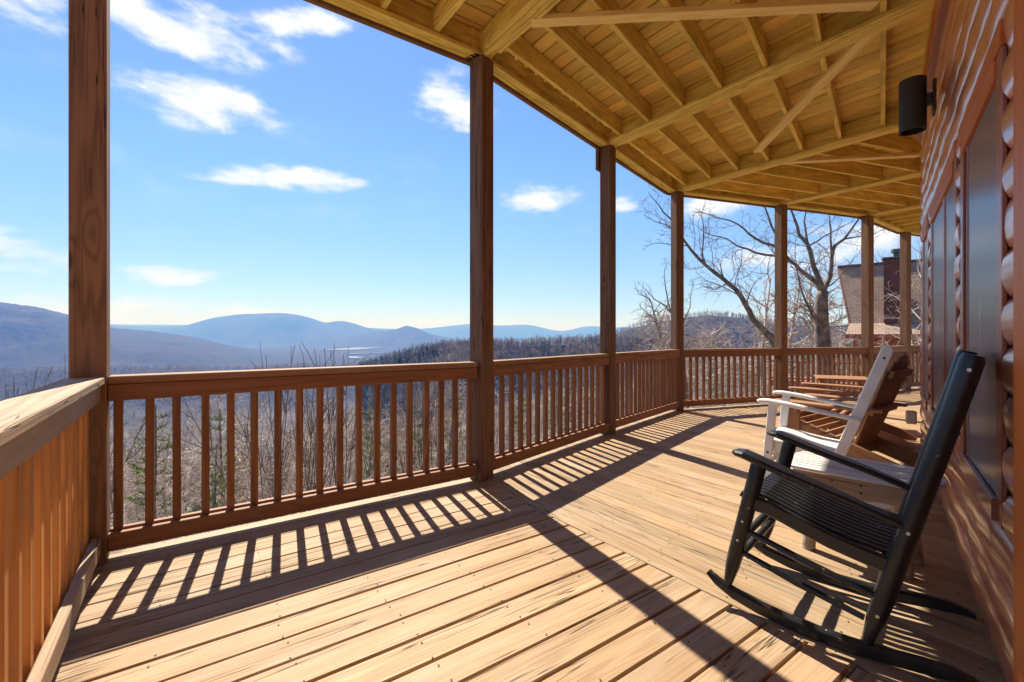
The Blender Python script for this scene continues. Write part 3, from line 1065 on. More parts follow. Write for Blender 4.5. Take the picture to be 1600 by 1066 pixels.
# wall lamp
lamp = empty('wall_lamp', WP(0.05, 4.18, 2.75), 0, label='dark bronze cylinder lamp on an arm from the red log wall', cat='wall lamp')
c = WP(0.165, 4.18, 2.74)
V, F = [], []
seg = 32
for (r, z) in ((0.050, 0.165), (0.074, 0.165), (0.074, -0.185), (0.066, -0.185), (0.066, -0.10), (0.0, -0.10), ):
    for q in range(seg):
        t_ = 2 * math.pi * q / seg
        V.append((r * math.cos(t_), r * math.sin(t_), z))
for k in range(5):
    for q in range(seg):
        F.append([k * seg + q, (k + 1) * seg + q, (k + 1) * seg + (q + 1) % seg, k * seg + (q + 1) % seg])
F.append([q for q in range(seg)][::-1])
me = mesh_of('lamp_shade', V, F, True)
import bmesh
bm_ = bmesh.new()
bm_.from_mesh(me)
bmesh.ops.recalc_face_normals(bm_, faces=bm_.faces)
bm_.to_mesh(me)
bm_.free()
me.set_sharp_from_angle(angle=R(40))
link('lamp_shade', me, Matrix.Translation(c), lamp, M_BRONZE)
board('arm', WP(0.064, 4.18, 2.75), WP(0.100, 4.18, 2.75), 0.05, 0.075, M_BRONZE, lamp)
vboard('back_plate', 4.12, 4.24, 2.65, 2.86, 0.047, 0.064, M_BRONZE, lamp)

# outlet cover at the far corner
out = board('outlet_cover', WP(0.10, 6.08, 0.27), WP(0.10, 6.08, 0.40), 0.075, 0.085, M_PLASTIC, None, up=N, bev=0.012)
tag(out, 'small tan outlet cover low on the corner of the log wall', 'outlet cover')


# ================================================================== chairs and table
class Fr:
    """local frame beside the wall: a out from the wall, s along it, turned by yaw about (a0, s0)"""
    def __init__(self, a0=0.0, s0=0.0, yaw=0.0):
        self.o = WP(a0, s0)
        self.a0, self.s0 = a0, s0
        c_, s_ = math.cos(yaw), math.sin(yaw)
        self.g = G * c_ + N * s_
        self.n = N * c_ - G * s_

    def p(self, a, s, z):
        return self.o + self.n * (a - self.a0) + self.g * (s - self.s0) + EZ * z


# ------------------------------------------------------------------ black porch rocker
def black_rocker():
    f = Fr(.3, 2.06, R(-4.5))
    f.o += N * .02
    sn, sf = 2.06, 2.57
    t = empty('rocking_chair', f.p(0.45, 2.3, 0), math.atan2(f.n.y, f.n.x), label='black slatted rocking chair with round posts, nearest to the camera', cat='rocking chair')
    B = M_BLACK
    for s in (sn, sf):
        pts = [(.905, .116), (.865, .088), (.80, .062), (.70, .041), (.60, .030), (.5, .0255), (.4, .027), (.3, .036), (.2, .050), (.13, .056), (.085, .052), (.06, .046)]
        hs = [.016, .034, .045, .05, .05, .05, .05, .05, .048, .042, .028, .012]
        ru = sweep('rocker', [f.p(a, s, z) for a, z in pts], .036, hs, f.g, B, t, ch=.008)
        # rear post
        A0, A1 = Vector((.352, s, .052)), Vector((.082, s, 1.09))
        prof = [(0, .015), (.03, .019), (.10, .029), (.16, .031), (.3, .0315), (.6, .0315), (.9, .0315), (.985, .0315), (1.0, .026)]
        rp = tube('rear_post', [f.p(*(A0.lerp(A1, q))) for q, r in prof], [r for q, r in prof], B, t, 16)
        # front leg
        A0, A1 = Vector((.826, s, .080)), Vector((.700, s, .632))
        prof = [(0, .014), (.05, .018), (.18, .028), (.3, .030), (.7, .030), (.97, .030), (1, .026)]
        fl = tube('front_leg', [f.p(*(A0.lerp(A1, q))) for q, r in prof], [r for q, r in prof], B, t, 16)
        if s == sn:
            for (q, o) in ((.12, rp), (.42, rp), (.955, rp)):
                pp = Vector((.352, s, .052)).lerp(Vector((.082, s, 1.09)), q)
                c_ = f.p(pp.x, s - .0315, pp.z)
                tube('screw', [c_ + f.g * .004, c_ - f.g * .0015], [.006, .006], M_SCREW, o, 8)
            for q in (.4, .55):
                pp = Vector((.826, s, .080)).lerp(Vector((.700, s, .632)), q)
                c_ = f.p(pp.x, s - .030, pp.z)
                tube('screw', [c_ + f.g * .004, c_ - f.g * .0015], [.005, .005], M_SCREW, fl, 8)
        # arm
        ap = [(.800, .660), (.785, .662), (.755, .660), (.70, .642), (.60, .611), (.50, .582), (.40, .553), (.30, .520), (.225, .494)]
        aw = [.030, .066, .084, .088, .084, .074, .062, .05, .044]
        ah = [.014, .022, .026, .026, .024, .024, .024, .024, .024]
        sh = -0.006 if s == sn else 0.006
        sweep('arm', [f.p(a, s + sh, z) for a, z in ap], aw, ah, f.g, B, t, ch=.009)
        # side rungs
        sk = 0.0
        tube('side_rung', [f.p(.772, s, .246), f.p(.57, s, .19), f.p(.358, s, .143)], [.011, .0135, .011], B, t, 10)
        tube('side_rung', [f.p(.750, s, .340), f.p(.55, s, .285), f.p(.325, s, .232)], [.011, .0135, .011], B, t, 10)
        # seat side rail
        sp = [(.735, .462), (.66, .455), (.56, .420), (.46, .388), (.36, .366), (.285, .352)]
        sweep('seat_rail', [f.p(a, s, z) for a, z in sp], .032, .055, f.g, B, t, ch=.006)
    for a, z in ((.777, .225), (.755, .318)):
        tube('front_rung', [f.p(a, sn, z), f.p(a, (sn + sf) / 2, z), f.p(a, sf, z)], [.013, .017, .013], B, t, 10)
    tube('rear_rung', [f.p(.318, sn, .20), f.p(.318, sf, .20)], .013, B, t, 10)
    for a, z in ((.735, .455), (.30, .345)):
        board('seat_cross_rail', f.p(a, sn + .014, z), f.p(a, sf - .014, z), .03, .045, B, t)
    n = 12
    for i in range(n):
        s = sn + .035 + (sf - sn - .07) * i / (n - 1)
        sp = [(.778, .470), (.770, .488), (.745, .497), (.69, .492), (.60, .459), (.50, .426), (.40, .402), (.33, .390), (.275, .383)]
        sweep('seat_slat', [f.p(a, s, z) for a, z in sp], .0275, .014, f.g, B, t, ch=.003)
    # back: two bowed cross rails and upright slats between them
    def back_pt(q, bow, ss):
        A0, A1 = Vector((.352, 0, .052)), Vector((.082, 0, 1.09))
        pp = A0.lerp(A1, q)
        return pp.x - bow * .012, pp.z
    for q, h in ((.95, .085), (.44, .05)):
        pts = []
        for k in range(7):
            tt = k / 6
            a, z = back_pt(q, math.sin(math.pi * tt), 0)
            pts.append(f.p(a, sn + .02 + (sf - sn - .04) * tt, z))
        sweep('back_rail', pts, h, .02, (f.p(.082, 0, 1.09) - f.p(.352, 0, .052)), B, t)
    for i in range(7):
        s = sn + .065 + (sf - sn - .13) * i / 6
        tt = (s - sn) / (sf - sn)
        pts = []
        for q in (.44, .55, .7, .85, .95):
            a, z = back_pt(q, math.sin(math.pi * tt), 0)
            pts.append(f.p(a + .002, s, z))
        sweep('back_slat', pts, .040, .011, f.g, B, t)
    return t


black_rocker()


# ------------------------------------------------------------------ white porch rocker
def white_rocker():
    f = Fr()
    sn, sf = 3.73, 4.32
    t = empty('rocking_chair', f.p(.7, 4.0, 0), math.atan2(f.n.y, f.n.x), label='white painted rocking chair with flat arms behind the small table', cat='rocking chair')
    B = M_WHITE
    for s in (sn, sf):
        pts = [(1.10, .120), (1.06, .094), (.98, .062), (.88, .040), (.76, .028), (.64, .024), (.52, .029), (.40, .045), (.30, .066), (.22, .084)]
        sweep('rocker', [f.p(a, s + .033, z) for a, z in pts], .03, [.02, .042, .046, .048, .048, .048, .048, .046, .042, .02], f.g, B, t)
        up = sweep('rear_post', [f.p(.645, s, .05), f.p(.56, s, .32), f.p(.305, s, 1.05), f.p(.297, s, 1.072), f.p(.292, s, 1.083)], .030, [.055, .062, .062, .05, .022], f.g, B, t)
        fl = sweep('front_leg', [f.p(.992, s, .065), f.p(.937, s, .662)], .034, .055, f.g, B, t)
        if s == sn:
            for (a, z, o) in ((.318, 1.01, up), (.968, .315, fl)):
                c_ = f.p(a, s - .0155 - (.002 if o is fl else 0), z)
                tube('bolt_head', [c_ + f.g * .003, c_ - f.g * .003], .008, M_NAIL, o, 10)
        ap = [(1.035, .668), (1.02, .670), (.97, .672), (.86, .660), (.70, .634), (.55, .610), (.44, .592)]
        sh = -.012 if s == sn else .012
        sweep('arm', [f.p(a, s + sh, z + .012) for a, z in ap], [.035, .07, .082, .082, .07, .06, .05], [.014, .024, .026, .026, .025, .025, .025], f.g, B, t, ch=.008)
        sweep('seat_rail', [f.p(.965, s + (.032 if s == sn else -.032), .352), f.p(.76, s + (.032 if s == sn else -.032), .335), f.p(.56, s + (.032 if s == sn else -.032), .318)], .024, .07, f.g, B, t)
        tube('side_rung', [f.p(.978, s, .185), f.p(.615, s, .15)], .013, B, t, 8)
    board('front_rung', f.p(.978, sn, .22), f.p(.978, sf, .22), .022, .05, B, t)
    board('seat_front', f.p(.975, sn + .02, .358), f.p(.975, sf - .02, .358), .024, .06, B, t)
    n = 12
    for i in range(n):
        s = sn + .035 + (sf - sn - .07) * i / (n - 1)
        sp = [(1.0, .376), (.985, .392), (.95, .400), (.88, .394), (.78, .374), (.68, .357), (.575, .346)]
        sweep('seat_slat', [f.p(a, s, z) for a, z in sp], .041, .014, f.g, B, t)
    for q, h in ((.93, .11), (.37, .06)):
        A0, A1 = Vector((.645, 0, .05)), Vector((.297, 0, 1.072))
        pp = A0.lerp(A1, q)
        board('back_rail', f.p(pp.x, sn + .017, pp.z), f.p(pp.x, sf - .017, pp.z), .022, h, B, t, up=(A1 - A0).z * EZ + f.n * (A1 - A0).x)
    for i in range(8):
        s = sn + .06 + (sf - sn - .12) * i / 7
        A0, A1 = Vector((.645, 0, .05)), Vector((.297, 0, 1.072))
        pts = []
        for q in (.37, .6, .93):
            pp = A0.lerp(A1, q)
            pts.append(f.p(pp.x - .012 * (q == .6), s, pp.z))
        sweep('back_slat', pts, .045, .012, f.g, B, t)


white_rocker()


# ------------------------------------------------------------------ low table with log legs
def log_table():
    f = Fr(.42, 3.02, R(-9))
    t = empty('side_table', f.p(.42, 3.02, 0), math.atan2(f.n.y, f.n.x), label='low rustic table with weathered white slats and log legs between the rockers', cat='side table')
    n = 9
    for i in range(n):
        s = 3.02 - .20 + .40 * i / (n - 1)
        e = .05 * (abs(i - (n - 1) / 2) / ((n - 1) / 2)) ** 2
        board('table_slat', f.p(.76 - e + r2.uniform(-.006, .006), s, .452), f.p(.09 + e + r2.uniform(-.006, .006), s, .452), .034, .016, M_TTOP, t)
    for s in (2.845, 3.195):
        ap = board('apron', f.p(.68, s, .392), f.p(.16, s, .392), .022, .09, M_TAPR, t)
        if s < 3:
            for a in (.66, .63, .50, .38, .21, .19):
                for z in (.375, .412):
                    c_ = f.p(a, s - .0115, z)
                    tube('nail_head', [c_ + f.g * .002, c_ - f.g * .0015], .0055, M_NAIL, ap, 7)
    for a in (.66, .18):
        board('end_apron', f.p(a, 2.858, .392), f.p(a, 3.182, .392), .022, .085, M_TAPR, t)
    for a in (.60, .24):
        for s in (2.905, 3.135):
            pts, rad = [], []
            r0 = .034 + r2.uniform(-.004, .004)
            for k in range(7):
                z = .44 * k / 6
                pts.append(f.p(a + r2.uniform(-.005, .005) + (.02 if a > .4 else -.02) * (1 - k / 6), s + r2.uniform(-.005, .005), z))
                rad.append(r0 + r2.uniform(-.004, .004))
            tube('log_leg', pts, rad, M_BARKLOG, t, 12)
    tube('twig_stretcher', [f.p(.60, 2.92, .33), f.p(.42, 3.0, .22), f.p(.25, 3.12, .10)], [.011, .010, .009], M_BARKLOG, t, 8)
    tube('twig_stretcher', [f.p(.60, 3.12, .10), f.p(.42, 3.05, .2), f.p(.25, 2.92, .31)], [.010, .010, .009], M_BARKLOG, t, 8)


log_table()


# ------------------------------------------------------------------ adirondack chairs
def adirondack(a0, s0, yaw, label):
    f = Fr(a0, s0, yaw)
    t = empty('adirondack_chair', f.p(a0, s0, 0), math.atan2(f.n.y, f.n.x), label=label, cat='garden chair', group='brown slatted garden chairs')
    B = M_ADIR
    hw = .30
    P = lambda a, s, z: f.p(a0 - .52 + a, s0 + s, z)
    for s in (-hw, hw):
        fl = board('front_leg', P(.93, s, .002), P(.93, s, .535), .14, .024, B, t, up=f.g)
        sg = 1 if s > 0 else -1
        ap = [(1.06, .552), (1.03, .552), (.90, .552), (.60, .548), (.32, .543), (.25, .542)]
        sweep('arm', [P(a, s + sg * (.03 - (.03 if a < .4 else 0)), z) for a, z in ap], [.09, .135, .145, .13, .09, .07], .022, f.g, B, t)
        si = s - sg * .027
        sweep('side_rail', [P(.985, si, .345), P(.90, si, .335), P(.50, si, .19), P(.12, si, .062), P(-.03, si, .022)], .024, [.10, .13, .13, .125, .036], f.g, B, t)
        board('arm_bracket', P(.90, s - sg * .0, .44), P(.90, s - sg * .0, .53), .05, .05, B, fl, up=f.n)
    for k in range(7):
        q = k / 6
        a, z = .975 - .455 * q, .410 - .165 * q + .02 * (q - .5) ** 2
        board('seat_slat', P(a, -hw - .005 + .02, z), P(a, hw + .005 - .02, z), .062, .022, B, t, up=(f.n * .34 + EZ))
    n = 7
    for i in range(n):
        q = (i - (n - 1) / 2) / ((n - 1) / 2)
        top = 1.00 - .13 * q * q
        A0 = Vector((.50, .21 * q, .12))
        k = (top - .12) / .9
        A1 = Vector((.50 - .315 * k, .27 * q, top))
        bend = -.035 * q * q
        w0 = .072
        sweep('back_slat', [P(A0.x, A0.y, A0.z), P(A0.lerp(A1, .5).x, A0.lerp(A1, .5).y, A0.lerp(A1, .5).z), P(*(A0.lerp(A1, .96))), P(*A1)], [w0, .078, .082, .05], .021, f.g, B, t)
    for z, a in ((.53, .325), (.84, .215)):
        board('back_brace', P(a, -.31 if z < .6 else -.26, z), P(a, .31 if z < .6 else .26, z), .032, .06, B, t, up=(EZ - f.n * .34))
    board('rear_brace', P(.46, -hw + .02, .17), P(.46, hw - .02, .17), .022, .09, B, t)
    board('front_apron', P(1.0, -hw + .016, .34), P(1.0, hw - .016, .34), .022, .11, B, t)


adirondack(.50, 5.06, R(-15), 'brown slatted garden chair directly behind the white rocking chair')
adirondack(.60, 6.42, R(-4), 'brown slatted garden chair farther along, past the first brown one')


def end_table():
    f = Fr(.75, 7.35, R(10))
    t = empty('end_table', f.p(.75, 7.35, 0), 0, label='square brown wooden end table past the last garden chair', cat='end table')
    for i in range(5):
        board('table_slat', f.p(.45, 7.35 - .22 + .11 * i, .60), f.p(1.02, 7.35 - .22 + .11 * i, .60), .102, .022, M_ADIR, t)
    for a in (.50, .97):
        for s in (-.2, .2):
            board('leg', f.p(a, 7.35 + s, .001), f.p(a, 7.35 + s, .588), .05, .05, M_ADIR, t, up=f.g)
        board('apron', f.p(a, 7.35 - .17, .555), f.p(a, 7.35 + .17, .555), .022, .06, M_ADIR, t)


end_table()


# ================================================================== landscape
def CW(X, Y, Z=0.0):
    """place measured to the right of, and ahead of, the camera's standpoint"""
    return Vector((CH * X + SH * Y, -SH * X + CH * Y, Z))


_D = [0, 3, 10, 30, 60, 120, 250, 450, 700, 1000, 1500, 1e6]
_Z = [2.0, 3.2, 6.0, 12.5, 21.5, 40, 74, 112, 138, 148, 151, 151]


def ground(x, y):
    x = np.asarray(x, float)
    y = np.asarray(y, float)
    out = y - 3.4 + 0.0 * x
    dist = np.sqrt(x * x + y * y)
    # the fall line follows +y near the house and opens out into the valley
    d = np.where(out > 0, out, 0)
    d = d + np.clip(-x - 8, 0, None) * 0.55
    z = -np.interp(d, _D, _Z)
    z = np.where(out < 0, z + np.clip(-out, 0, 8) * 0.13, z)
    lift = np.clip((x - 7) / 16, 0, 1) * 1.6 * np.clip(1 - d / 70, 0, 1)
    lift2 = np.clip((x - 30) / 260, 0, 1) * 26 * np.clip(d / 160, 0, 1) * np.clip(1 - d / 900, 0, 1)
    z = z + lift + lift2
    return z


def gz(x, y):
    return float(ground(x, y))


def fbm(x, y, sc, oct_=4):
    return np.array([mnoise.fractal(Vector((a * sc, b * sc, 3.3)), 0.6, 2.1, oct_) for a, b in zip(np.ravel(x), np.ravel(y))]).reshape(np.shape(x))


rad = np.concatenate([[0.0], np.geomspace(2.2, 20000, 120)])
ang = np.radians(np.linspace(0, 360, 181))
RR, AA = np.meshgrid(rad, ang, indexing='ij')
gx, gy = RR * np.sin(AA), RR * np.cos(AA)
gzv = ground(gx, gy)
amp = np.clip(RR * 0.012, 0, 3.0)
gzv = gzv + amp * fbm(gx / np.maximum(RR, 1) * np.log1p(RR) * 6, gy / np.maximum(RR, 1) * np.log1p(RR) * 6, 0.6)
nr, na = RR.shape
ii, jj = np.meshgrid(np.arange(nr - 1), np.arange(na - 1), indexing='ij')
F = np.stack([ii * na + jj, ii * na + jj + 1, (ii + 1) * na + jj + 1, (ii + 1) * na + jj], -1).reshape(-1, 4)
ter = link('terrain', mesh_np('terrain', np.stack([gx, gy, gzv], -1).reshape(-1, 3), F[:, ::-1], True), None, None, M_GROUND)
tag(ter, kind='structure')


def ridge(name, prof, wf, wb, base, spur=0.25, seed=0, ncr=170, ncs=44, shape=1.25, fuzz=0.0, lift=0.0, mat=None):
    """a real ridge: crest given by (bearing tangent*715, rise above eye level /dist*715, distance); slopes fall both ways to base"""
    b = np.array([p[0] for p in prof], float)
    h = np.array([p[1] for p in prof], float)
    d = np.array([p[2] for p in prof], float)
    t = np.linspace(b[0], b[-1], ncr)
    hh, dd = np.interp(t, b, h), np.interp(t, b, d)
    k = np.array([.25, .5, .25])
    for _ in range(2):
        hh[1:-1] = np.convolve(hh, k, 'valid')
    X = t / 715 * dd
    zc = 1.15 + hh / 715 * dd + lift
    V = np.zeros((ncr, ncs, 3))
    rn = np.random.RandomState(seed)
    tt = np.linspace(-1, 1, ncs)
    tt = np.sign(tt) * np.abs(tt) ** 1.25
    for i in range(ncr):
        ray = np.array([X[i], dd[i]])
        ray /= np.linalg.norm(ray)
        for j, q in enumerate(tt):
            off = q * (wf if q < 0 else wb)
            px, py = X[i] + ray[0] * off, dd[i] + ray[1] * off
            a = abs(q)
            s = (1 - a) ** shape if shape >= 1 else 1 - a ** (1 / shape)
            s = 0.5 * s + 0.5 * (0.5 + 0.5 * math.cos(math.pi * a))
            sp = mnoise.fractal(Vector((px / wf * 2.6 + seed, py / wf * 1.3, seed)), 0.8, 2.1, 6)
            z = base + (zc[i] - base) * max(0.0, s + spur * sp * a * (1 - a) * 2.2 * 1.4)
            z += fuzz * rn.uniform(-1, 1)
            w_ = CW(px, py, z)
            V[i, j] = (w_.x, w_.y, w_.z)
    ii, jj = np.meshgrid(np.arange(ncr - 1), np.arange(ncs - 1), indexing='ij')
    F = np.stack([ii * ncs + jj, ii * ncs + jj + 1, (ii + 1) * ncs + jj + 1, (ii + 1) * ncs + jj], -1).reshape(-1, 4)
    o = link(name, mesh_np(name, V.reshape(-1, 3), F[:, ::-1], True), None, None, mat or M_HILL)
    tag(o, kind='structure')
    return V


ridge('mountain', [(-900, 20, 14500), (-300, 16, 14200), (-160, 10, 14000), (-120, 13, 14000), (-60, 20, 14000), (-40, 17, 14000), (-12, 16, 14000), (30, 19, 14000),
                   (52, 11, 14000), (80, 6, 14000), (118, 17, 14000), (150, 13, 14000), (260, 16, 14000), (420, 8, 14000), (900, 14, 14000)], 2600, 2600, -170, seed=1)
ridge('mountain', [(-1000, 30, 10500), (-760, 22, 10500), (-625, 17, 10000), (-560, 13, 9600), (-510, 16, 9400), (-470, 28, 9200), (-425, 34.5, 9000), (-360, 36, 9000), (-335, 33.5, 9000),
                   (-310, 27, 9000), (-292, 20, 9000), (-270, 24.5, 9300), (-250, 21, 9300), (-225, 12, 9300), (-190, 8, 9400), (-130, -2, 9500), (-60, -10, 9500)], 2600, 2600, -165, spur=.3, seed=2)
ridge('hill', [(-290, -14, 7000), (-240, 2, 6900), (-200, 8, 6800), (-180, 11, 6800), (-165, 16.5, 6800), (-150, 13, 6800), (-125, 2, 6800), (-95, -3, 6800), (-60, -8, 6800)], 1500, 1500, -165, spur=.3, seed=3)
ridge('mountain', [(-1500, 70, 2600), (-1100, 62, 2800), (-800, 53, 3000), (-740, 45, 3100), (-695, 34, 3200), (-627, 13, 3400), (-560, 7, 3600), (-500, -1, 3800), (-440, -15, 4000),
                   (-370, -28, 4200), (-320, -38, 4300), (-240, -44, 4300), (-150, -50, 4300)], 2300, 1300, -165, spur=.50, seed=4, fuzz=2.5, ncr=260, ncs=90)
VL = ridge('hill', [(-900, -58, 1250), (-640, -52, 1300), (-520, -50, 1350), (-430, -53, 1400), (-340, -47, 1450), (-260, -46, 1500), (-190, -42, 1500), (-120, -40, 1500), (0, -45, 1500)], 620, 600, -165, spur=.5, seed=9, fuzz=1.5, ncr=200, ncs=60)
VR = ridge('hill', [(-240, -44, 640), (-215, -36, 620), (-190, -28, 600), (-160, -19, 590), (-130, -13, 580), (-100, -10, 570), (-60, -7.5, 560), (0, -7, 540), (70, -4, 520), (130, -2, 500), (160, -1, 490),
                   (230, -2, 470), (330, -6, 460)], 300, 260, -150, spur=.28, seed=5, fuzz=.5, lift=-7, ncr=150, ncs=60, mat=M_HILLN)
VH = ridge('hill', [(90, -16, 1000), (130, 0, 980), (160, 10, 960), (200, 22, 950), (240, 31, 930), (280, 37, 920), (305, 40, 900), (350, 36, 900), (400, 29, 880), (460, 24, 860),
                    (520, 18, 840), (640, 14, 800), (800, 20, 800), (1100, 20, 800)], 520, 400, -150, spur=.3, seed=6, fuzz=.8, lift=-9, ncr=150, ncs=60, mat=M_HILLN)

# valley fields and far farm buildings
for (X0, X1, Y0, Y1) in ((-1930, -1640, 4600, 5900), (-1700, -1480, 5600, 6600), (-1290, -1130, 3650, 3950)):
    q = [CW(X0, Y0), CW(X1, Y0 + 200), CW(X1 + 40, Y1), CW(X0 - 60, Y1 - 150)]
    prism('field', [(v.x, v.y) for v in q], -146.5, -143.0, M_FIELD, None, ch=.5)
    tag(bpy.data.objects[list(WM)[-1]], kind='structure')

M_FARM = plain('white_farm_metal', (0.75, 0.75, 0.75), rough=0.5)
for (X, Y, L) in ((-1010, 2950, 80), (-1060, 3050, 60)):
    t = empty('farm_building', CW(X, Y, -146), R(-HEAD), label='longer white farm building far down on the valley floor' if L > 70 else 'shorter white farm building behind the long one on the valley floor', cat='building', group='farm buildings in the valley')
    a, b = CW(X - L / 2, Y, -143), CW(X + L / 2, Y, -143)
    board('wall', a, b, 22, 8, M_FARM, t, bev=.2)
    board('roof', a + EZ * 5.2, b + EZ * 5.2, 25, 2, M_FARM, t, bev=.8)


# ------------------------------------------------------------------ vegetation generators
class Geo:
    def __init__(s):
        s.V, s.F, s.n = [], [], 0

    def add(s, V, F):
        s.V.append(np.asarray(V, float))
        s.F.append(np.asarray(F, int) + s.n)
        s.n += len(V)

    def out(s):
        return np.concatenate(s.V), np.concatenate(s.F)


def rot_about(v, axis, a):
    return Matrix.Rotation(a, 3, axis) @ v


def side_dir(rg, d, spread):
    """a direction leaning away from d by about spread"""
    p = Vector((rg.gauss(0, 1), rg.gauss(0, 1), rg.gauss(0, 1)))
    p = (p - d * p.dot(d))
    p.normalize()
    return (d * math.cos(spread) + p * math.sin(spread)).normalized()


def limb_path(rg, p, d, L, nseg, wob, up):
    pts = [p.copy()]
    for i in range(nseg):
        d = (d + Vector((rg.gauss(0, wob), rg.gauss(0, wob), rg.gauss(0, wob) + up))).normalized()
        p = p + d * (L / nseg)
        pts.append(p.copy())
    return pts


def sprout(geo, rg, pts, r0, r1, level, maxl, dens, lens, minr, up=.05):
    """children along a limb, recursively"""
    if level > maxl:
        return
    seglen = [(pts[i + 1] - pts[i]).length for i in range(len(pts) - 1)]
    L = sum(seglen)
    n = max(2, int(dens[level] * L + rg.random()))
    for k in range(n):
        q = 0.18 + 0.82 * (k + rg.random()) / n
        x = q * L
        i = 0
        while i < len(seglen) - 1 and x > seglen[i]:
            x -= seglen[i]
            i += 1
        f = min(1, x / max(seglen[i], 1e-6))
        p = pts[i].lerp(pts[i + 1], f)
        d = (pts[i + 1] - pts[i]).normalized()
        cd = side_dir(rg, d, R(rg.uniform(30, 80)))
        cl = lens[level] * L * rg.uniform(.55, 1.15) * (1.15 - .55 * q)
        cl = max(cl, .12)
        rr = max(minr, (r0 + (r1 - r0) * q) * rg.uniform(.42, .62))
        rr = max(minr, min(rr, cl * .022))
        nseg = 4 if level < maxl else 3
        cp = limb_path(rg, p, cd, cl, nseg, .22, up)
        re = max(minr * .6, rr * .35)
        rads = [rr + (re - rr) * j / nseg for j in range(nseg + 1)]
        geo.add(*tube_arrays(cp, rads, 4 if level < maxl else 3, False))
        sprout(geo, rg, cp, rr, re, level + 1, maxl, dens, lens, minr, up)


def bare_tree(seed, H, r, kind='tree'):
    rg = random.Random(seed)
    tr, cr = Geo(), Geo()
    trunk = limb_path(rg, Vector((0, 0, -.3)), Vector((rg.gauss(0, .08), rg.gauss(0, .08), 1)).normalized(), H * rg.uniform(.8, .9), 9, .07, .06)
    rads = [r * (1 - .86 * (i / 9) ** .9) for i in range(10)]
    tr.add(*tube_arrays(trunk, rads, 7))
    n = rg.randint(11, 15)
    for k in range(n):
        q = .24 + .74 * (k + rg.random()) / n
        fi = q * 9
        i = min(8, int(fi))
        p = trunk[i].lerp(trunk[i + 1], fi - i)
        a = k * 2.4 + rg.uniform(-.5, .5)
        e = R(rg.uniform(5, 55))
        d = Vector((math.cos(a) * math.cos(e), math.sin(a) * math.cos(e), math.sin(e)))
        L = H * rg.uniform(.26, .42) * (1.1 - .6 * q)
        rr = max(.012, rads[i] * rg.uniform(.38, .55))
        lp = limb_path(rg, p, d, L, 5, .13, .07)
        cr.add(*tube_arrays(lp, [rr * (1 - .72 * j / 5) for j in range(6)], 5, False))
        sprout(cr, rg, lp, rr, rr * .28, 1, 2, [0, 3.4, 4.4], [0, .46, .45], .0045 * H / 6, .03)
    return tr.out(), cr.out()


def bare_shrub(seed, H, stems=6, dens=2.4):
    rg = random.Random(seed)
    ge = Geo()
    for k in range(stems):
        a = rg.uniform(0, 6.28)
        lean = rg.uniform(.1, .75)
        d = Vector((math.cos(a) * lean, math.sin(a) * lean, 1)).normalized()
        L = H * rg.uniform(.65, 1.05)
        lp = limb_path(rg, Vector((math.cos(a) * .12, math.sin(a) * .12, -.2)), d, L, 6, .09, .05)
        rr = .011 * H / 3 + .004
        ge.add(*tube_arrays(lp, [rr * (1 - .8 * j / 6) for j in range(7)], 4, False))
        sprout(ge, rg, lp, rr * .8, rr * .2, 1, 2, [0, dens, 3.4], [0, .38, .5], .0036, .02)
    return ge.out()


def pine(seed, H, thick=1.0):
    rg = random.Random(seed)
    tr, cr = Geo(), Geo()
    trunk = limb_path(rg, Vector((0, 0, -.2)), Vector((0, 0, 1)), H, 7, .03, .05)
    tr.add(*tube_arrays(trunk, [.014 * H * (1 - .9 * i / 7) + .01 for i in range(8)], 6))
    nw = int(H * 3.2)
    for k in range(nw):
        q = .16 + .82 * k / nw
        fi = q * 7
        i = min(6, int(fi))
        p0 = trunk[i].lerp(trunk[i + 1], fi - i)
        for b in range(rg.randint(4, 6)):
            a = rg.uniform(0, 6.28)
            L = H * .26 * (1.05 - q) ** .8 * rg.uniform(.6, 1.15)
            d = Vector((math.cos(a), math.sin(a), rg.uniform(.05, .5))).normalized()
            bp = limb_path(rg, p0, d, L, 3, .08, .08)
            tr.add(*tube_arrays(bp, [.012, .009, .006, .003], 3, False))
            for c_ in range(int(13 * thick) + int(L * 18)):
                f = rg.uniform(.3, 1.05) * 3
                j = min(2, int(f))
                p = bp[j].lerp(bp[j + 1], min(1.2, f - j))
                nd = (side_dir(rg, d, R(rg.uniform(15, 75))) + EZ * .25).normalized()
                sd_ = nd.cross(Vector((rg.gauss(0, 1), rg.gauss(0, 1), rg.gauss(0, 1)))).normalized()
                ln, wd = rg.uniform(.10, .24), rg.uniform(.006, .014)
                e_ = p + nd * ln
                cr.add([p - sd_ * wd, p + sd_ * wd, e_ + sd_ * wd * .3], [[0, 1, 2]])
    return tr.out(), cr.out()


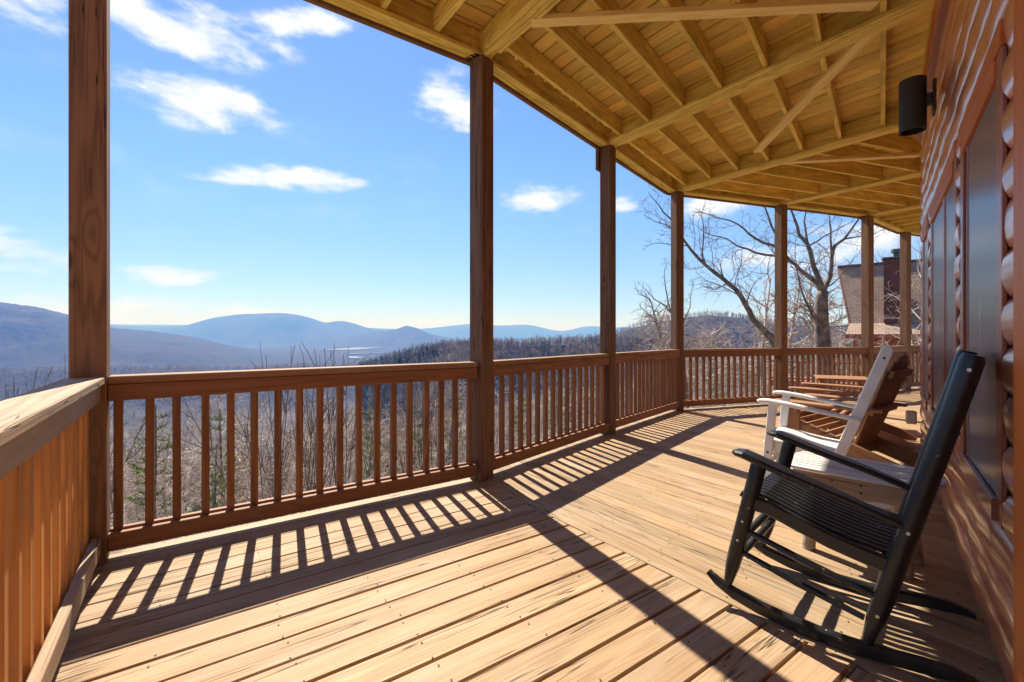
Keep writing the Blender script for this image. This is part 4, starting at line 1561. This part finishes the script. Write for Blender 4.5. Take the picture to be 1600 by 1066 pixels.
def leafy_shrub(seed, H):
    rg = random.Random(seed)
    tr, cr = Geo(), Geo()
    for k in range(8):
        a = rg.uniform(0, 6.28)
        lp = limb_path(rg, Vector((0, 0, -.15)), Vector((math.cos(a) * .5, math.sin(a) * .5, 1)).normalized(), H * rg.uniform(.7, 1), 5, .12, .03)
        tr.add(*tube_arrays(lp, [.014, .012, .009, .007, .005, .003], 4, False))
        for c_ in range(170):
            f = rg.uniform(1, 5)
            j = min(4, int(f))
            p = lp[j].lerp(lp[min(5, j + 1)], f - j) + Vector((rg.gauss(0, .13), rg.gauss(0, .13), rg.gauss(0, .11))) * H * .8
            n1_ = Vector((rg.gauss(0, 1), rg.gauss(0, 1), rg.gauss(0, 1))).normalized()
            s_ = n1_.cross(EZ).normalized()
            ln, wd = rg.uniform(.04, .09), rg.uniform(.014, .028)
            cr.add([p, p + n1_ * ln * .5 + s_ * wd, p + n1_ * ln, p + n1_ * ln * .5 - s_ * wd], [[0, 1, 2], [0, 2, 3]])
    return tr.out(), cr.out()


def place_thing(name, label, cat, group, loc, rz, sc, trunk_me, crown_me, mt, mc):
    t = link(name, None, Matrix.Translation(loc) @ Matrix.Rotation(rz, 4, 'Z') @ Matrix.Scale(sc, 4))
    t.empty_display_size = .3
    tag(t, label, cat, group)
    for nm, me, m_ in (('trunk', trunk_me, mt), ('crown', crown_me, mc)):
        o = bpy.data.objects.new(nm, me)
        COL.objects.link(o)
        o.parent = t
        if not me.materials:
            me.materials.append(m_)
    return t


# ------------------------------------------------------------------ the two big bare trees by the deck
def big_tree(name, label, dist, limbs, seed, dens, tall):
    """limbs: ([(across, up, reach)...], r0, r1) in metres relative to a base standing dist ahead"""
    rg = random.Random(seed)
    tr, cr = Geo(), Geo()
    bx, bz = limbs[0][0][0][0], limbs[0][0][0][1]
    done = []
    for k, (pts, r0, r1) in enumerate(limbs):
        P = []
        y0 = 0.0
        if k:
            best = min(done, key=lambda q: (q[0] - pts[0][0]) ** 2 + (q[2] - pts[0][1]) ** 2)
            y0 = best[1]
        dy = rg.uniform(-.45, .45) if k else 0
        for i, (x_, z_) in enumerate(pts):
            yy = y0 + dy * i / max(1, len(pts) - 1)
            P.append(Vector((x_ - bx, yy, z_ - bz)))
        for i in range(len(pts) - 1):
            for f in (0, .25, .5, .75, 1):
                q = P[i].lerp(P[i + 1], f)
                done.append((q.x + bx, q.y, q.z + bz))
        r0, r1 = r0 * (.76 if k else .92), min(r1, .006) if k else r1 * .8
        # refine with small wobbles
        Q = []
        for i in range(len(P) - 1):
            for f in (0, .5):
                q = P[i].lerp(P[i + 1], f)
                if f and k:
                    ln = (P[i + 1] - P[i]).length
                    q += Vector((rg.gauss(0, .035 * ln), rg.gauss(0, .06 * ln), rg.gauss(0, .035 * ln)))
                Q.append(q)
        Q.append(P[-1])
        n = len(Q)
        rads = [r0 + (r1 - r0) * (i / (n - 1)) for i in range(n)]
        geo = tr if k == 0 else cr
        geo.add(*tube_arrays(Q, rads, 9 if r0 > .08 else 6))
        if k:
            sprout(cr, rg, Q, max(r0 * .42, .018), max(r1 * .6, .007), 1, 3, dens, [0, .26, .50, .52], .0046, .03)
    (tv, tf), (cv, cf) = tr.out(), cr.out()
    me1, me2 = mesh_np('trunk', tv, tf, True), mesh_np('crown', cv, cf, True)
    base = CW(bx, dist, bz)
    t = link(name, None, Matrix.Translation(base) @ Matrix.Rotation(R(-HEAD), 4, 'Z'))
    tag(t, label, 'tree')
    for nm, me in (('trunk', me1), ('crown', me2)):
        o = bpy.data.objects.new(nm, me)
        COL.objects.link(o)
        o.parent = t
        me.materials.append(M_BARK)
    return t


def L_(d, pts):
    return [((px - 800) / 715 * d, 1.15 + (525 - py) / 715 * d) for px, py in pts]


D1 = 12.5
big_tree('oak_tree', 'big bare grey tree with spreading limbs seen between the posts right of centre', D1, [
    (L_(D1, [(1288, 760), (1287, 620), (1286, 545), (1283, 505), (1283, 475), (1285, 455)]), .27, .17),
    (L_(D1, [(1285, 462), (1296, 435), (1299, 401), (1304, 384), (1318, 374), (1331, 356), (1345, 337), (1352, 318), (1360, 296)]), .085, .03),
    (L_(D1, [(1299, 396), (1299, 384), (1300, 361), (1299, 334), (1303, 305)]), .05, .02),
    (L_(D1, [(1285, 462), (1277, 431), (1267, 401), (1260, 381), (1247, 367), (1240, 344), (1233, 327), (1224, 305), (1219, 280)]), .10, .03),
    (L_(D1, [(1260, 381), (1262, 357), (1267, 330), (1272, 300)]), .05, .018),
    (L_(D1, [(1262, 385), (1280, 372), (1297, 362), (1315, 352)]), .035, .01),
    (L_(D1, [(1283, 468), (1279, 445), (1264, 432), (1250, 420), (1237, 408), (1213, 399), (1182, 394), (1156, 384), (1139, 372), (1115, 366), (1091, 350)]), .085, .014),
    (L_(D1, [(1237, 408), (1225, 393), (1210, 383), (1182, 372), (1164, 357), (1142, 344), (1115, 337), (1088, 330)]), .065, .012),
    (L_(D1, [(1223, 392), (1213, 367), (1200, 340), (1189, 318), (1180, 295)]), .055, .014),
    (L_(D1, [(1284, 520), (1277, 509), (1264, 492), (1250, 468), (1240, 446), (1233, 425), (1222, 405)]), .07, .02),
    (L_(D1, [(1289, 450), (1305, 440), (1322, 420), (1337, 398)]), .03, .008),
    (L_(D1, [(1318, 374), (1335, 372), (1352, 370), (1372, 362)]), .03, .008),
    (L_(D1, [(1280, 500), (1266, 486), (1250, 478), (1236, 468)]), .03, .008),
], 11, [0, 4.0, 5.4, 6.5], 1)
D2 = 13.5
big_tree('leaning_tree', 'dark bare tree leaning left beside the outermost deck post', D2, [
    (L_(D2, [(1240, 720), (1225, 600), (1214, 545), (1209, 533), (1196, 519)]), .17, .13),
    (L_(D2, [(1196, 519), (1176, 499), (1164, 475), (1149, 452), (1131, 437), (1115, 425), (1091, 404), (1070, 378), (1055, 358), (1036, 332), (1024, 315), (1012, 300)]), .115, .012),
    (L_(D2, [(1100, 411), (1095, 400), (1096, 367), (1091, 340), (1096, 318)]), .04, .008),
    (L_(D2, [(1172, 494), (1168, 470), (1176, 450), (1192, 432)]), .035, .008),
    (L_(D2, [(1149, 452), (1140, 442), (1122, 452), (1103, 446)]), .03, .008),
    (L_(D2, [(1060, 364), (1040, 354), (1018, 350), (1000, 342)]), .025, .006),
    (L_(D2, [(1072, 384), (1050, 382), (1030, 378), (1012, 382)]), .022, .006),
    (L_(D2, [(1131, 437), (1128, 415), (1134, 400)]), .03, .008),
], 12, [0, 3.8, 5.2, 6.5], 1)
D3 = 15.0
big_tree('small_tree', 'slender bare tree left of the outermost deck post, reaching above the railing', D3, [
    (L_(D3, [(1078, 700), (1072, 600), (1066, 560), (1062, 530)]), .07, .05),
    (L_(D3, [(1062, 530), (1050, 492), (1038, 478), (1020, 468), (1008, 455), (1000, 447)]), .045, .008),
    (L_(D3, [(1048, 490), (1040, 455), (1037, 432), (1042, 412)]), .03, .007),
    (L_(D3, [(1060, 520), (1078, 480), (1084, 440)]), .03, .007),
    (L_(D3, [(1030, 474), (1022, 490), (1005, 500)]), .02, .006),
], 13, [0, 3.4, 4.4, 5.0], 1)

# ------------------------------------------------------------------ individual trees on the slope
TV = [tuple(mesh_np(nm, v, f, True) for nm, (v, f) in zip(('trunk', 'crown'), bare_tree(100 + k, 6.0, .075))) for k in range(6)]
for k, (a, b) in enumerate(TV):
    a.materials.append(M_BARK if k % 2 else M_TWIG)
    b.materials.append(M_TWIG if k != 2 else M_TWIGD)
rg = random.Random(21)
cnt = 0
tries = 0
while cnt < 58 and tries < 1000:
    tries += 1
    px = rg.uniform(-60, 1420)
    D = 8.5 + 45 * rg.random() ** 1.5
    X = (px - 800) / 715 * D
    p = CW(X, D)
    if p.y < 6.5 or (p.x > 15 and p.y < 10):
        continue
    z = gz(p.x, p.y)
    yt = rg.uniform(592, 690) if px < 1040 else rg.uniform(572, 660)
    zt = 1.15 - (yt - 525) * D / 715
    H = zt - z
    if H < 2.2 or H > 15:
        continue
    k = rg.randrange(6)
    place_thing('bare_tree', 'bare leafless tree on the slope below the deck railing', 'tree', 'bare trees on the slope below the deck', (p.x, p.y, z), rg.uniform(0, 6.28), H / 6.2, *TV[k], M_BARK, M_TWIG)
    cnt += 1
# saplings whose tips rise above the rail
def sapling_mesh(seed):
    rg = random.Random(seed)
    ge = Geo()
    for k in range(12):
        a, lean = rg.uniform(0, 6.28), rg.uniform(.03, .2)
        lp = limb_path(rg, Vector((math.cos(a) * .15, math.sin(a) * .15, -.2)), Vector((math.cos(a) * lean, math.sin(a) * lean, 1)).normalized(), 5.2 * rg.uniform(.78, 1.03), 9, .06, .03)
        ge.add(*tube_arrays(lp, [.0135 - .0009 * j for j in range(10)], 5, False))
        for c_ in range(11):
            j = rg.randint(4, 8)
            d = side_dir(rg, (lp[j + 1] - lp[j]).normalized(), R(rg.uniform(18, 50)))
            tp = limb_path(rg, lp[j], d, rg.uniform(.35, .95), 4, .12, .06)
            ge.add(*tube_arrays(tp, [.007, .006, .0052, .0045, .004], 4, False))
    return ge.out()


SAP = [mesh_np('stems', *sapling_mesh(300 + k), True) for k in range(3)]
for me in SAP:
    me.materials.append(M_TWIGD)
for k, (px, D, yt, lab) in enumerate(((455, 6.2, 512, 'bare sapling whose thin stems rise above the middle of the long railing'), (505, 6.6, 520, 'bare sapling with a fan of stems just left of the middle post'),
                                      (20, 6.6, 556, 'bare sapling above the far end of the left railing cap'), (82, 7.2, 566, 'bare sapling beside the left corner post'),
                                      (676, 9.0, 545, 'thin sapling standing before the wooded ridge left of the middle post'))):
    p = CW((px - 800) / 715 * D, D)
    z = gz(p.x, p.y)
    H = 1.15 - (yt - 525) * D / 715 - z
    t = link('sapling', None, Matrix.Translation((p.x, p.y, z)) @ Matrix.Rotation(k * 1.3, 4, 'Z') @ Matrix.Diagonal((H / 5.2 * .8, H / 5.2 * .8, H / 5.2, 1)))
    tag(t, lab, 'sapling')
    o = bpy.data.objects.new('stems', SAP[k % 3])
    COL.objects.link(o)
    o.parent = t
# red budding trees
RB = tuple(mesh_np(nm, v, f, True) for nm, (v, f) in zip(('trunk', 'crown'), bare_tree(140, 6.0, .06)))
RB[0].materials.append(M_BARK)
RB[1].materials.append(M_BUD)
for k, (px, D, yt, lab) in enumerate(((628, 24, 618, 'reddish budding tree behind the balusters left of the middle post'), (400, 17, 640, 'reddish budding tree behind the balusters of the long railing'),
                                      (60, 20, 640, 'reddish budding tree behind the left corner'))):
    p = CW((px - 800) / 715 * D, D)
    z = gz(p.x, p.y)
    H = 1.15 - (yt - 525) * D / 715 - z
    place_thing('budding_tree', lab, 'tree', None, (p.x, p.y, z), k * 2.0, H / 6.2, *RB, M_BARK, M_BUD)
# pines among them
PV = [tuple(mesh_np(nm, v, f) for nm, (v, f) in zip(('trunk', 'crown'), pine(400 + k, 5.0))) for k in range(3)]
for a, b in PV:
    a.materials.append(M_BARK)
    b.materials.append(M_NEEDLE)
PLAB = ['yellow green young pine just right of the left corner post', 'young pine behind the balusters left of the reddish budding tree', 'short young pine low behind the balusters near the reddish budding tree',
        'young pine right behind the reddish budding tree', 'shorter young pine between the reddish tree and the middle post', 'taller young pine just left of the middle post',
        'young pine behind the left third of the long railing', 'distant young pine beside the reddish budding tree', 'young pine just right of the middle post behind the second railing',
        'young pine behind the middle of the second railing', 'low bright young pine near the deck behind the left third of the long railing', 'young pine beside the trunk of the leaning tree',
        'young pine just right of the outermost post', 'young pine behind the railing left of the outermost post', 'young pine left of the big bare tree trunk']
for k, (px, D, yt) in enumerate(((243, 15, 612), (575, 17, 655), (612, 14, 690), (648, 26, 612), (662, 20, 655), (700, 30, 600), (345, 19, 622), (590, 33, 625), (810, 22, 600), (870, 28, 592),
                                 (330, 12, 720), (1185, 24, 560), (1110, 30, 560), (1010, 26, 590), (1270, 30, 545))):
    p = CW((px - 800) / 715 * D, D)
    z = gz(p.x, p.y)
    H = min(9, 1.15 - (yt - 525) * D / 715 - z)
    place_thing('pine_tree', PLAB[k], 'pine tree', 'young pines among the bare trees', (p.x, p.y, z), k * 1.7, H / 5.1, *PV[k % 3], M_BARK, M_NEEDLE)
# leafy evergreen shrubs close to the deck edge
LV = [tuple(mesh_np(nm, v, f) for nm, (v, f) in zip(('trunk', 'crown'), leafy_shrub(500 + k, 1.4))) for k in range(2)]
M_LEAF = plain('yellow_green_leaves', (0.20, 0.25, 0.05), rough=0.6, var=0.35, scale=3.0, spec=0.3)
for a, b in LV:
    a.materials.append(M_BARK)
    b.materials.append(M_LEAF)
SLAB = ['green leafy shrub below the left end of the long railing', 'bigger green leafy shrub behind the first balusters of the long railing', 'small green shrub at the left third of the long railing',
        'bright green shrub beyond the railing right of the outermost post', 'green shrub near the foot of the post before the bare tree', 'small leafy shrub low behind the long railing near the middle post',
        'leafy shrub low behind the middle post', 'leafy shrub low behind the railing left of the outermost post']
for k, (X, Y, s_) in enumerate(((-3.3, 4.6, 1.1), (-4.1, 5.4, 1.2), (-2.5, 5.3, .9), (4.6, 9.8, 1.5), (5.3, 10.2, 1.3), (-.4, 6.6, .9), (.35, 7.2, 1.1), (2.5, 10.5, 1.0))):
    p = CW(X, Y)
    place_thing('evergreen_shrub', SLAB[k], 'shrub', 'leafy shrubs near the deck', (p.x, p.y, gz(p.x, p.y)), k * 1.1, s_, *LV[k % 2], M_BARK, M_LEAF)

# ------------------------------------------------------------------ brush thicket (one mass)
def scatter(variants, places):
    """join transformed copies: places = (x, y, z, scale xy, scale z, turn, variant)"""
    Vs, Fs, n = [], [], 0
    for (x_, y_, z_, s, sz_, a, k) in places:
        V, F_ = variants[k]
        c_, s_ = math.cos(a), math.sin(a)
        W = np.empty_like(V)
        W[:, 0] = (V[:, 0] * c_ - V[:, 1] * s_) * s + x_
        W[:, 1] = (V[:, 0] * s_ + V[:, 1] * c_) * s + y_
        W[:, 2] = V[:, 2] * sz_ + z_
        Vs.append(W)
        Fs.append(F_ + n)
        n += len(V)
    return np.concatenate(Vs), np.concatenate(Fs)


BV = [bare_shrub(600 + k, 3.0, 5, 2.0) for k in range(6)]
pl = []
while len(pl) < 900:
    px = rg.uniform(-120, 1430)
    D = 5.4 + 34 * rg.random() ** 1.3
    p = CW((px - 800) / 715 * D, D)
    if p.y < 5.2 or (p.x > 13 and p.y < 9.5) or (p.x > 6 and p.y < 6.5):
        continue
    z = gz(p.x, p.y)
    H = rg.uniform(1.3, 3.6) * (1.15 if D > 12 else .85)
    zt = z + H
    if zt > 1.15 - (588 - 525) * D / 715 and px < 1040:
        continue
    pl.append((p.x, p.y, z, H / 3.0, H / 3.0, rg.uniform(0, 6.28), rg.randrange(6)))
o = link('brush_thicket', mesh_np('brush_thicket', *scatter(BV, pl)), None, None, M_TWIG)
tag(o, kind='stuff')
pl = []
while len(pl) < 90:
    px = rg.uniform(-60, 1000)
    D = 6 + 30 * rg.random() ** 1.2
    p = CW((px - 800) / 715 * D, D)
    if p.y < 5.6:
        continue
    H = rg.uniform(1.2, 3.0)
    pl.append((p.x, p.y, gz(p.x, p.y), H / 3.0, H / 3.0, rg.uniform(0, 6.28), rg.randrange(6)))
pl2 = []
while len(pl2) < 70:
    px = rg.uniform(-60, 1300)
    D = 6 + 34 * rg.random() ** 1.1
    p = CW((px - 800) / 715 * D, D)
    if p.y < 6 or (p.x > 13 and p.y < 9.5):
        continue
    s_ = rg.uniform(.8, 2.2)
    pl2.append((p.x, p.y, gz(p.x, p.y), s_, s_, rg.uniform(0, 6.28), rg.randrange(3)))
OLV = [leafy_shrub(520 + k, 1.2)[1] for k in range(3)]
o = link('olive_undergrowth', mesh_np('olive_undergrowth', *scatter(OLV, pl2)), None, None, plain('olive_leaves', (0.15, 0.16, 0.06), rough=.75, var=.35, scale=.8, spec=.2))
tag(o, kind='stuff')
o = link('reddish_brush', mesh_np('reddish_brush', *scatter(BV, pl)), None, None, plain('reddish_twigs', (0.36, 0.20, 0.18), rough=.85, var=.3, scale=1.5, spec=.2))
tag(o, kind='stuff')


# ------------------------------------------------------------------ woods on the valley side and ridges
def far_tree(seed, ntw, wtw):
    rg = random.Random(seed)
    ge = Geo()
    H = 1.0
    ge.add(*tube_arrays([Vector((0, 0, -.08)), Vector((rg.gauss(0, .02), rg.gauss(0, .02), .45)), Vector((rg.gauss(0, .03), rg.gauss(0, .03), .85))], [.02, .014, .006], 3, False))
    for k in range(ntw):
        q = rg.uniform(.22, .86)
        p = Vector((0, 0, q))
        a = rg.uniform(0, 6.28)
        L = rg.uniform(.16, .38) * (1.15 - .6 * q)
        e = p + Vector((math.cos(a) * L * .8, math.sin(a) * L * .8, L * rg.uniform(.35, .95)))
        p = p.lerp(e, rg.uniform(0, .5))
        s_ = Vector((-math.sin(a), math.cos(a), rg.uniform(-.5, .5))) * wtw
        ge.add([p - s_, p + s_, e], [[0, 1, 2]])
    return ge.out()


def far_pine(seed):
    rg = random.Random(seed)
    ge = Geo()
    ge.add(*tube_arrays([Vector((0, 0, -.05)), Vector((0, 0, .95))], [.018, .004], 3, False))
    for k in range(70):
        q = rg.uniform(.16, .97)
        a = rg.uniform(0, 6.28)
        L = .23 * (1.04 - q) ** .75 * rg.uniform(.55, 1.2)
        p = Vector((0, 0, q))
        e = p + Vector((math.cos(a) * L, math.sin(a) * L, rg.uniform(-.02, .05)))
        s_ = Vector((-math.sin(a), math.cos(a), rg.uniform(-.6, .6))) * L * .35
        ge.add([p, e + s_, e - s_], [[0, 1, 2]])
    return ge.out()


FB = [far_tree(700 + k, 40, .011) for k in range(5)]


def light_tree(seed):
    rg = random.Random(seed)
    ge = Geo()
    trunk = limb_path(rg, Vector((0, 0, -.05)), Vector((rg.gauss(0, .05), rg.gauss(0, .05), 1)).normalized(), .9, 6, .06, .05)
    ge.add(*tube_arrays(trunk, [.014 * (1 - .85 * i / 6) + .001 for i in range(7)], 4, False))
    for k in range(16):
        q = .3 + .68 * (k + rg.random()) / 16
        i = min(5, int(q * 6))
        p = trunk[i].lerp(trunk[i + 1], q * 6 - i)
        a, e = k * 2.4 + rg.uniform(-.6, .6), R(rg.uniform(0, 60))
        d = Vector((math.cos(a) * math.cos(e), math.sin(a) * math.cos(e), math.sin(e)))
        L = rg.uniform(.2, .36) * (1.15 - .65 * q)
        lp = limb_path(rg, p, d, L, 4, .2, .06)
        ge.add(*tube_arrays(lp, [.0055, .0045, .0035, .0025, .0016], 3, False))
        for c_ in range(9):
            f = rg.uniform(.8, 4)
            j = min(3, int(f))
            p2 = lp[j].lerp(lp[j + 1], f - j)
            td = side_dir(rg, (lp[j + 1] - lp[j]).normalized(), R(rg.uniform(30, 75)))
            tp = limb_path(rg, p2, td, rg.uniform(.05, .13), 2, .3, .02)
            ge.add(*tube_arrays(tp, [.0022, .0018, .0012], 3, False))
    return ge.out()


FM = [light_tree(720 + k) for k in range(4)]
FP = [far_pine(740 + k) for k in range(4)]
nrg = np.random.RandomState(5)
pl_m, pl_f, pl_p, pl_v = [], [], [], []
while len(pl_m) < 560:
    px = nrg.uniform(-250, 1450)
    D = 34 + 150 * nrg.rand() ** 1.1
    p = CW((px - 800) / 715 * D, D)
    if p.y < 12:
        continue
    H = nrg.uniform(9, 15)
    z = gz(p.x, p.y)
    if z + H > 1.15 - (570 - 525) * D / 715 and px < 1000:
        continue
    pl_m.append((p.x, p.y, z, H, H, nrg.uniform(0, 6.28), nrg.randint(4)))
while len(pl_f) + len(pl_p) < 8500:
    px = nrg.uniform(-300, 1450)
    D = 150 + 1100 * nrg.rand() ** 1.5
    p = CW((px - 800) / 715 * D, D)
    H = nrg.uniform(11, 18)
    q = (p.x, p.y, gz(p.x, p.y), H, H, nrg.uniform(0, 6.28), nrg.randint(4))
    if nrg.rand() < .10:
        pl_p.append(q)
    else:
        pl_f.append(q)


def on_ridge(V, n, pine_share, lo=6, hi=None):
    nc, ns, _ = V.shape
    for _ in range(n):
        i = nrg.randint(nc - 1)
        j = nrg.randint(int(ns * .12), int(ns * .56))
        f, g_ = nrg.rand(), nrg.rand()
        p = (V[i, j] * (1 - f) + V[i + 1, j] * f) * (1 - g_) + (V[i, j + 1] * (1 - f) + V[i + 1, j + 1] * f) * g_
        H = nrg.uniform(8, 13)
        share = pine_share(i / nc, j / ns)
        q = (p[0], p[1], p[2], H, H * nrg.uniform(.9, 1.15), nrg.uniform(0, 6.28), nrg.randint(4))
        (pl_p if nrg.rand() < share else pl_v).append(q)


on_ridge(VR, 7500, lambda a, b: max(.03, .55 - a * 1.7) if b > .25 else .10)
on_ridge(VH, 8000, lambda a, b: .04)
on_ridge(VL, 5000, lambda a, b: .06)
pl_v = [(a, b, c_, d, e, f, k) for (a, b, c_, d, e, f, k) in pl_v]
tag(link('valley_woods', mesh_np('valley_woods', *scatter(FM, pl_m)), None, None, M_MIDT), kind='stuff')
tag(link('valley_woods', mesh_np('valley_woods', *scatter(FB, pl_f)), None, None, M_FORV), kind='stuff')
tag(link('ridge_woods', mesh_np('ridge_woods', *scatter(FB, pl_v)), None, None, M_FORT), kind='stuff')
tag(link('pine_woods', mesh_np('pine_woods', *scatter(FP, pl_p)), None, None, M_NEEDLED), kind='stuff')

# ------------------------------------------------------------------ neighbour house
FD, BD = Vector((.766, -.643)), Vector((.643, .766))
nh = empty('neighbour_house', CW(18, 22, -1.8), R(-HEAD - 40), label='neighbour house with a steep brown shingle roof and dark chimney behind the trees', cat='house')


def HF(k, b, z):
    """k metres along the neighbour's eave, b metres back from the foot of the steep roof"""
    return CW(16.25 + FD.x * k + BD.x * b, 22.0 + FD.y * k + BD.y * b, z)


def slab(name, q, th, mat, parent):
    """four-cornered slab, first edge q0-q1 along its local X; thickness goes inwards"""
    P = [HF(*v) for v in q]
    ax = (P[1] - P[0]).normalized()
    nz = ax.cross(P[3] - P[0]).normalized()
    ay = nz.cross(ax)
    M = Matrix((ax, ay, nz)).transposed().to_4x4()
    M.translation = P[0]
    Mi = M.inverted()
    vs = [Mi @ p for p in P] + [Mi @ (p - nz * th) for p in P]
    return link(name, mesh_of('slab', vs, [[0, 1, 2, 3], [7, 6, 5, 4], [0, 4, 5, 1], [1, 5, 6, 2], [2, 6, 7, 3], [3, 7, 4, 0]]), M, parent, mat)


KE = 10.0
rf = slab('roof', [(0, 0, 1.76), (KE, 0, 1.76), (KE, 1.6, 4.68), (-.59, 1.6, 4.68)], .12, M_SHINGLE, nh)
slab('roof_flare', [(-.10, -1.05, 1.23), (KE, -1.05, 1.23), (KE, -.01, 1.75), (-.02, -.01, 1.75)], .10, M_SHINGLE, nh)
board('ridge_cap', HF(-.62, 1.62, 4.72), HF(KE, 1.62, 4.72), .22, .09, M_METAL, rf)
slab('rake_board', [(-.06, -.03, 1.72), (-.01, -.03, 1.74), (-.595, 1.60, 4.69), (-.655, 1.60, 4.66)], .2, M_FASC, nh)
board('fascia', HF(-.12, -1.09, 1.13), HF(KE, -1.09, 1.13), .05, .18, M_FASC, nh)
wl = board('wall', HF(.15, -.45, -.35), HF(KE, -.45, -.35), .2, 2.9, M_FASC, nh)
slab('back_roof', [(KE, 1.65, 4.66), (KE, 3.3, 1.7), (0.4, 3.3, 1.7), (0.2, 1.65, 4.66)], .12, M_SHINGLE, nh)
slab('gable_wall', [(.35, 1.7, 4.4), (.35, .3, 1.7), (.35, 3.2, 1.7), (.35, 1.8, 4.4)], .1, M_FASC, nh)
board('side_wall', HF(.3, -.3, -.35), HF(.3, 3.4, -.35), .15, 2.9, M_FASC, nh)
for (ka, kb) in ((.3, 1.0), (2.3, 3.3), (4.2, 5.4)):
    wn = board('window', HF(ka, -.57, .45), HF(kb, -.57, .45), .05, .95, M_CASE, wl)
    board('pane', HF(ka + .05, -.60, .45), HF(kb - .05, -.60, .45), .012, .85, M_GLASS, wn)
ch = board('chimney', HF(1.27, .25, 3.2), HF(2.12, .25, 3.2), .85, 2.95, M_CHIM, nh, bev=.01)
for zz in np.arange(1.85, 4.66, .17):
    board('chimney_lap', HF(1.255, -.185, zz), HF(2.135, -.185, zz), .02, .16, M_CHIM, ch)
board('chimney_cap', HF(1.2, .25, 4.72), HF(2.19, .25, 4.72), .98, .07, M_METAL, nh)
tube('flue', [HF(1.72, .25, 4.75), HF(1.72, .25, 5.0)], .13, M_METAL, nh, 14)
tube('flue_cap', [HF(1.72, .25, 4.98), HF(1.72, .25, 5.14)], [.21, .21], M_METAL, nh, 14)
dk = board('side_deck', HF(-2.6, -2.6, -.95), HF(KE, -2.6, -.95), 2.8, .25, M_FASC, nh)
board('deck_rail', HF(-2.6, -3.95, .02), HF(KE, -3.95, .02), .10, .07, M_FASC, dk)
board('deck_rail', HF(-2.6, -3.95, -.72), HF(KE, -3.95, -.72), .06, .07, M_FASC, dk)
for kk in np.arange(-2.5, KE, .32):
    board('deck_baluster', HF(kk, -3.95, -.84), HF(kk, -3.95, -.016), .05, .05, M_FASC, dk, up=EX)
for kk in (-2.4, 1, 4.5, 8):
    board('deck_post', HF(kk, -3.6, -4.6), HF(kk, -3.6, -1.08), .15, .15, M_FASC, nh, up=EX)
# pale twiggy trees in front of it
for k, (px, D, yt) in enumerate(((1398, 15.5, 395), (1440, 17.0, 330), (1352, 17.5, 500), (1425, 14.5, 430))):
    p = CW((px - 800) / 715 * D, D)
    z = gz(p.x, p.y)
    H = 1.15 - (yt - 525) * D / 715 - z
    place_thing('twiggy_tree', ('pale twiggy bare tree in front of the neighbour chimney', 'tallest pale twiggy tree, beside the farthest porch post', 'short pale twiggy tree left of the neighbour roof eave', 'pale twiggy bare tree at the right end of the neighbour roof')[k], 'tree', 'pale twiggy trees by the neighbour house', (p.x, p.y, z), k * 1.9, H / 6.2, *TV[(0, 1, 3, 5)[k]], M_BARK, M_TWIG)

# ------------------------------------------------------------------ air
hz = bpy.data.materials.new('thin_blue_haze')
hz.use_nodes = True
gg = NG(hz.node_tree)
for nd in list(gg.n):
    gg.n.remove(nd)
out_ = gg.add('ShaderNodeOutputMaterial')
pv = gg.add('ShaderNodeVolumePrincipled')
pv.inputs['Color'].default_value = (0.10, 0.31, 1.0, 1)
pv.inputs['Absorption Color'].default_value = (1, 1, 1, 1)
pv.inputs['Density'].default_value = HAZE
pv.inputs['Anisotropy'].default_value = 0.0
gg.l.new(pv.outputs[0], out_.inputs['Volume'])
S_, ZL, ZH = 20500.0, -215.0, 640.0
hb = link('haze', mesh_of('haze', [(-S_, -S_, ZL), (S_, -S_, ZL), (S_, S_, ZL), (-S_, S_, ZL), (-S_, -S_, ZH), (S_, -S_, ZH), (S_, S_, ZH), (-S_, S_, ZH)],
                          [[3, 2, 1, 0], [4, 5, 6, 7], [0, 1, 5, 4], [1, 2, 6, 5], [2, 3, 7, 6], [3, 0, 4, 7]]), None, None, hz)
tag(hb, kind='stuff')
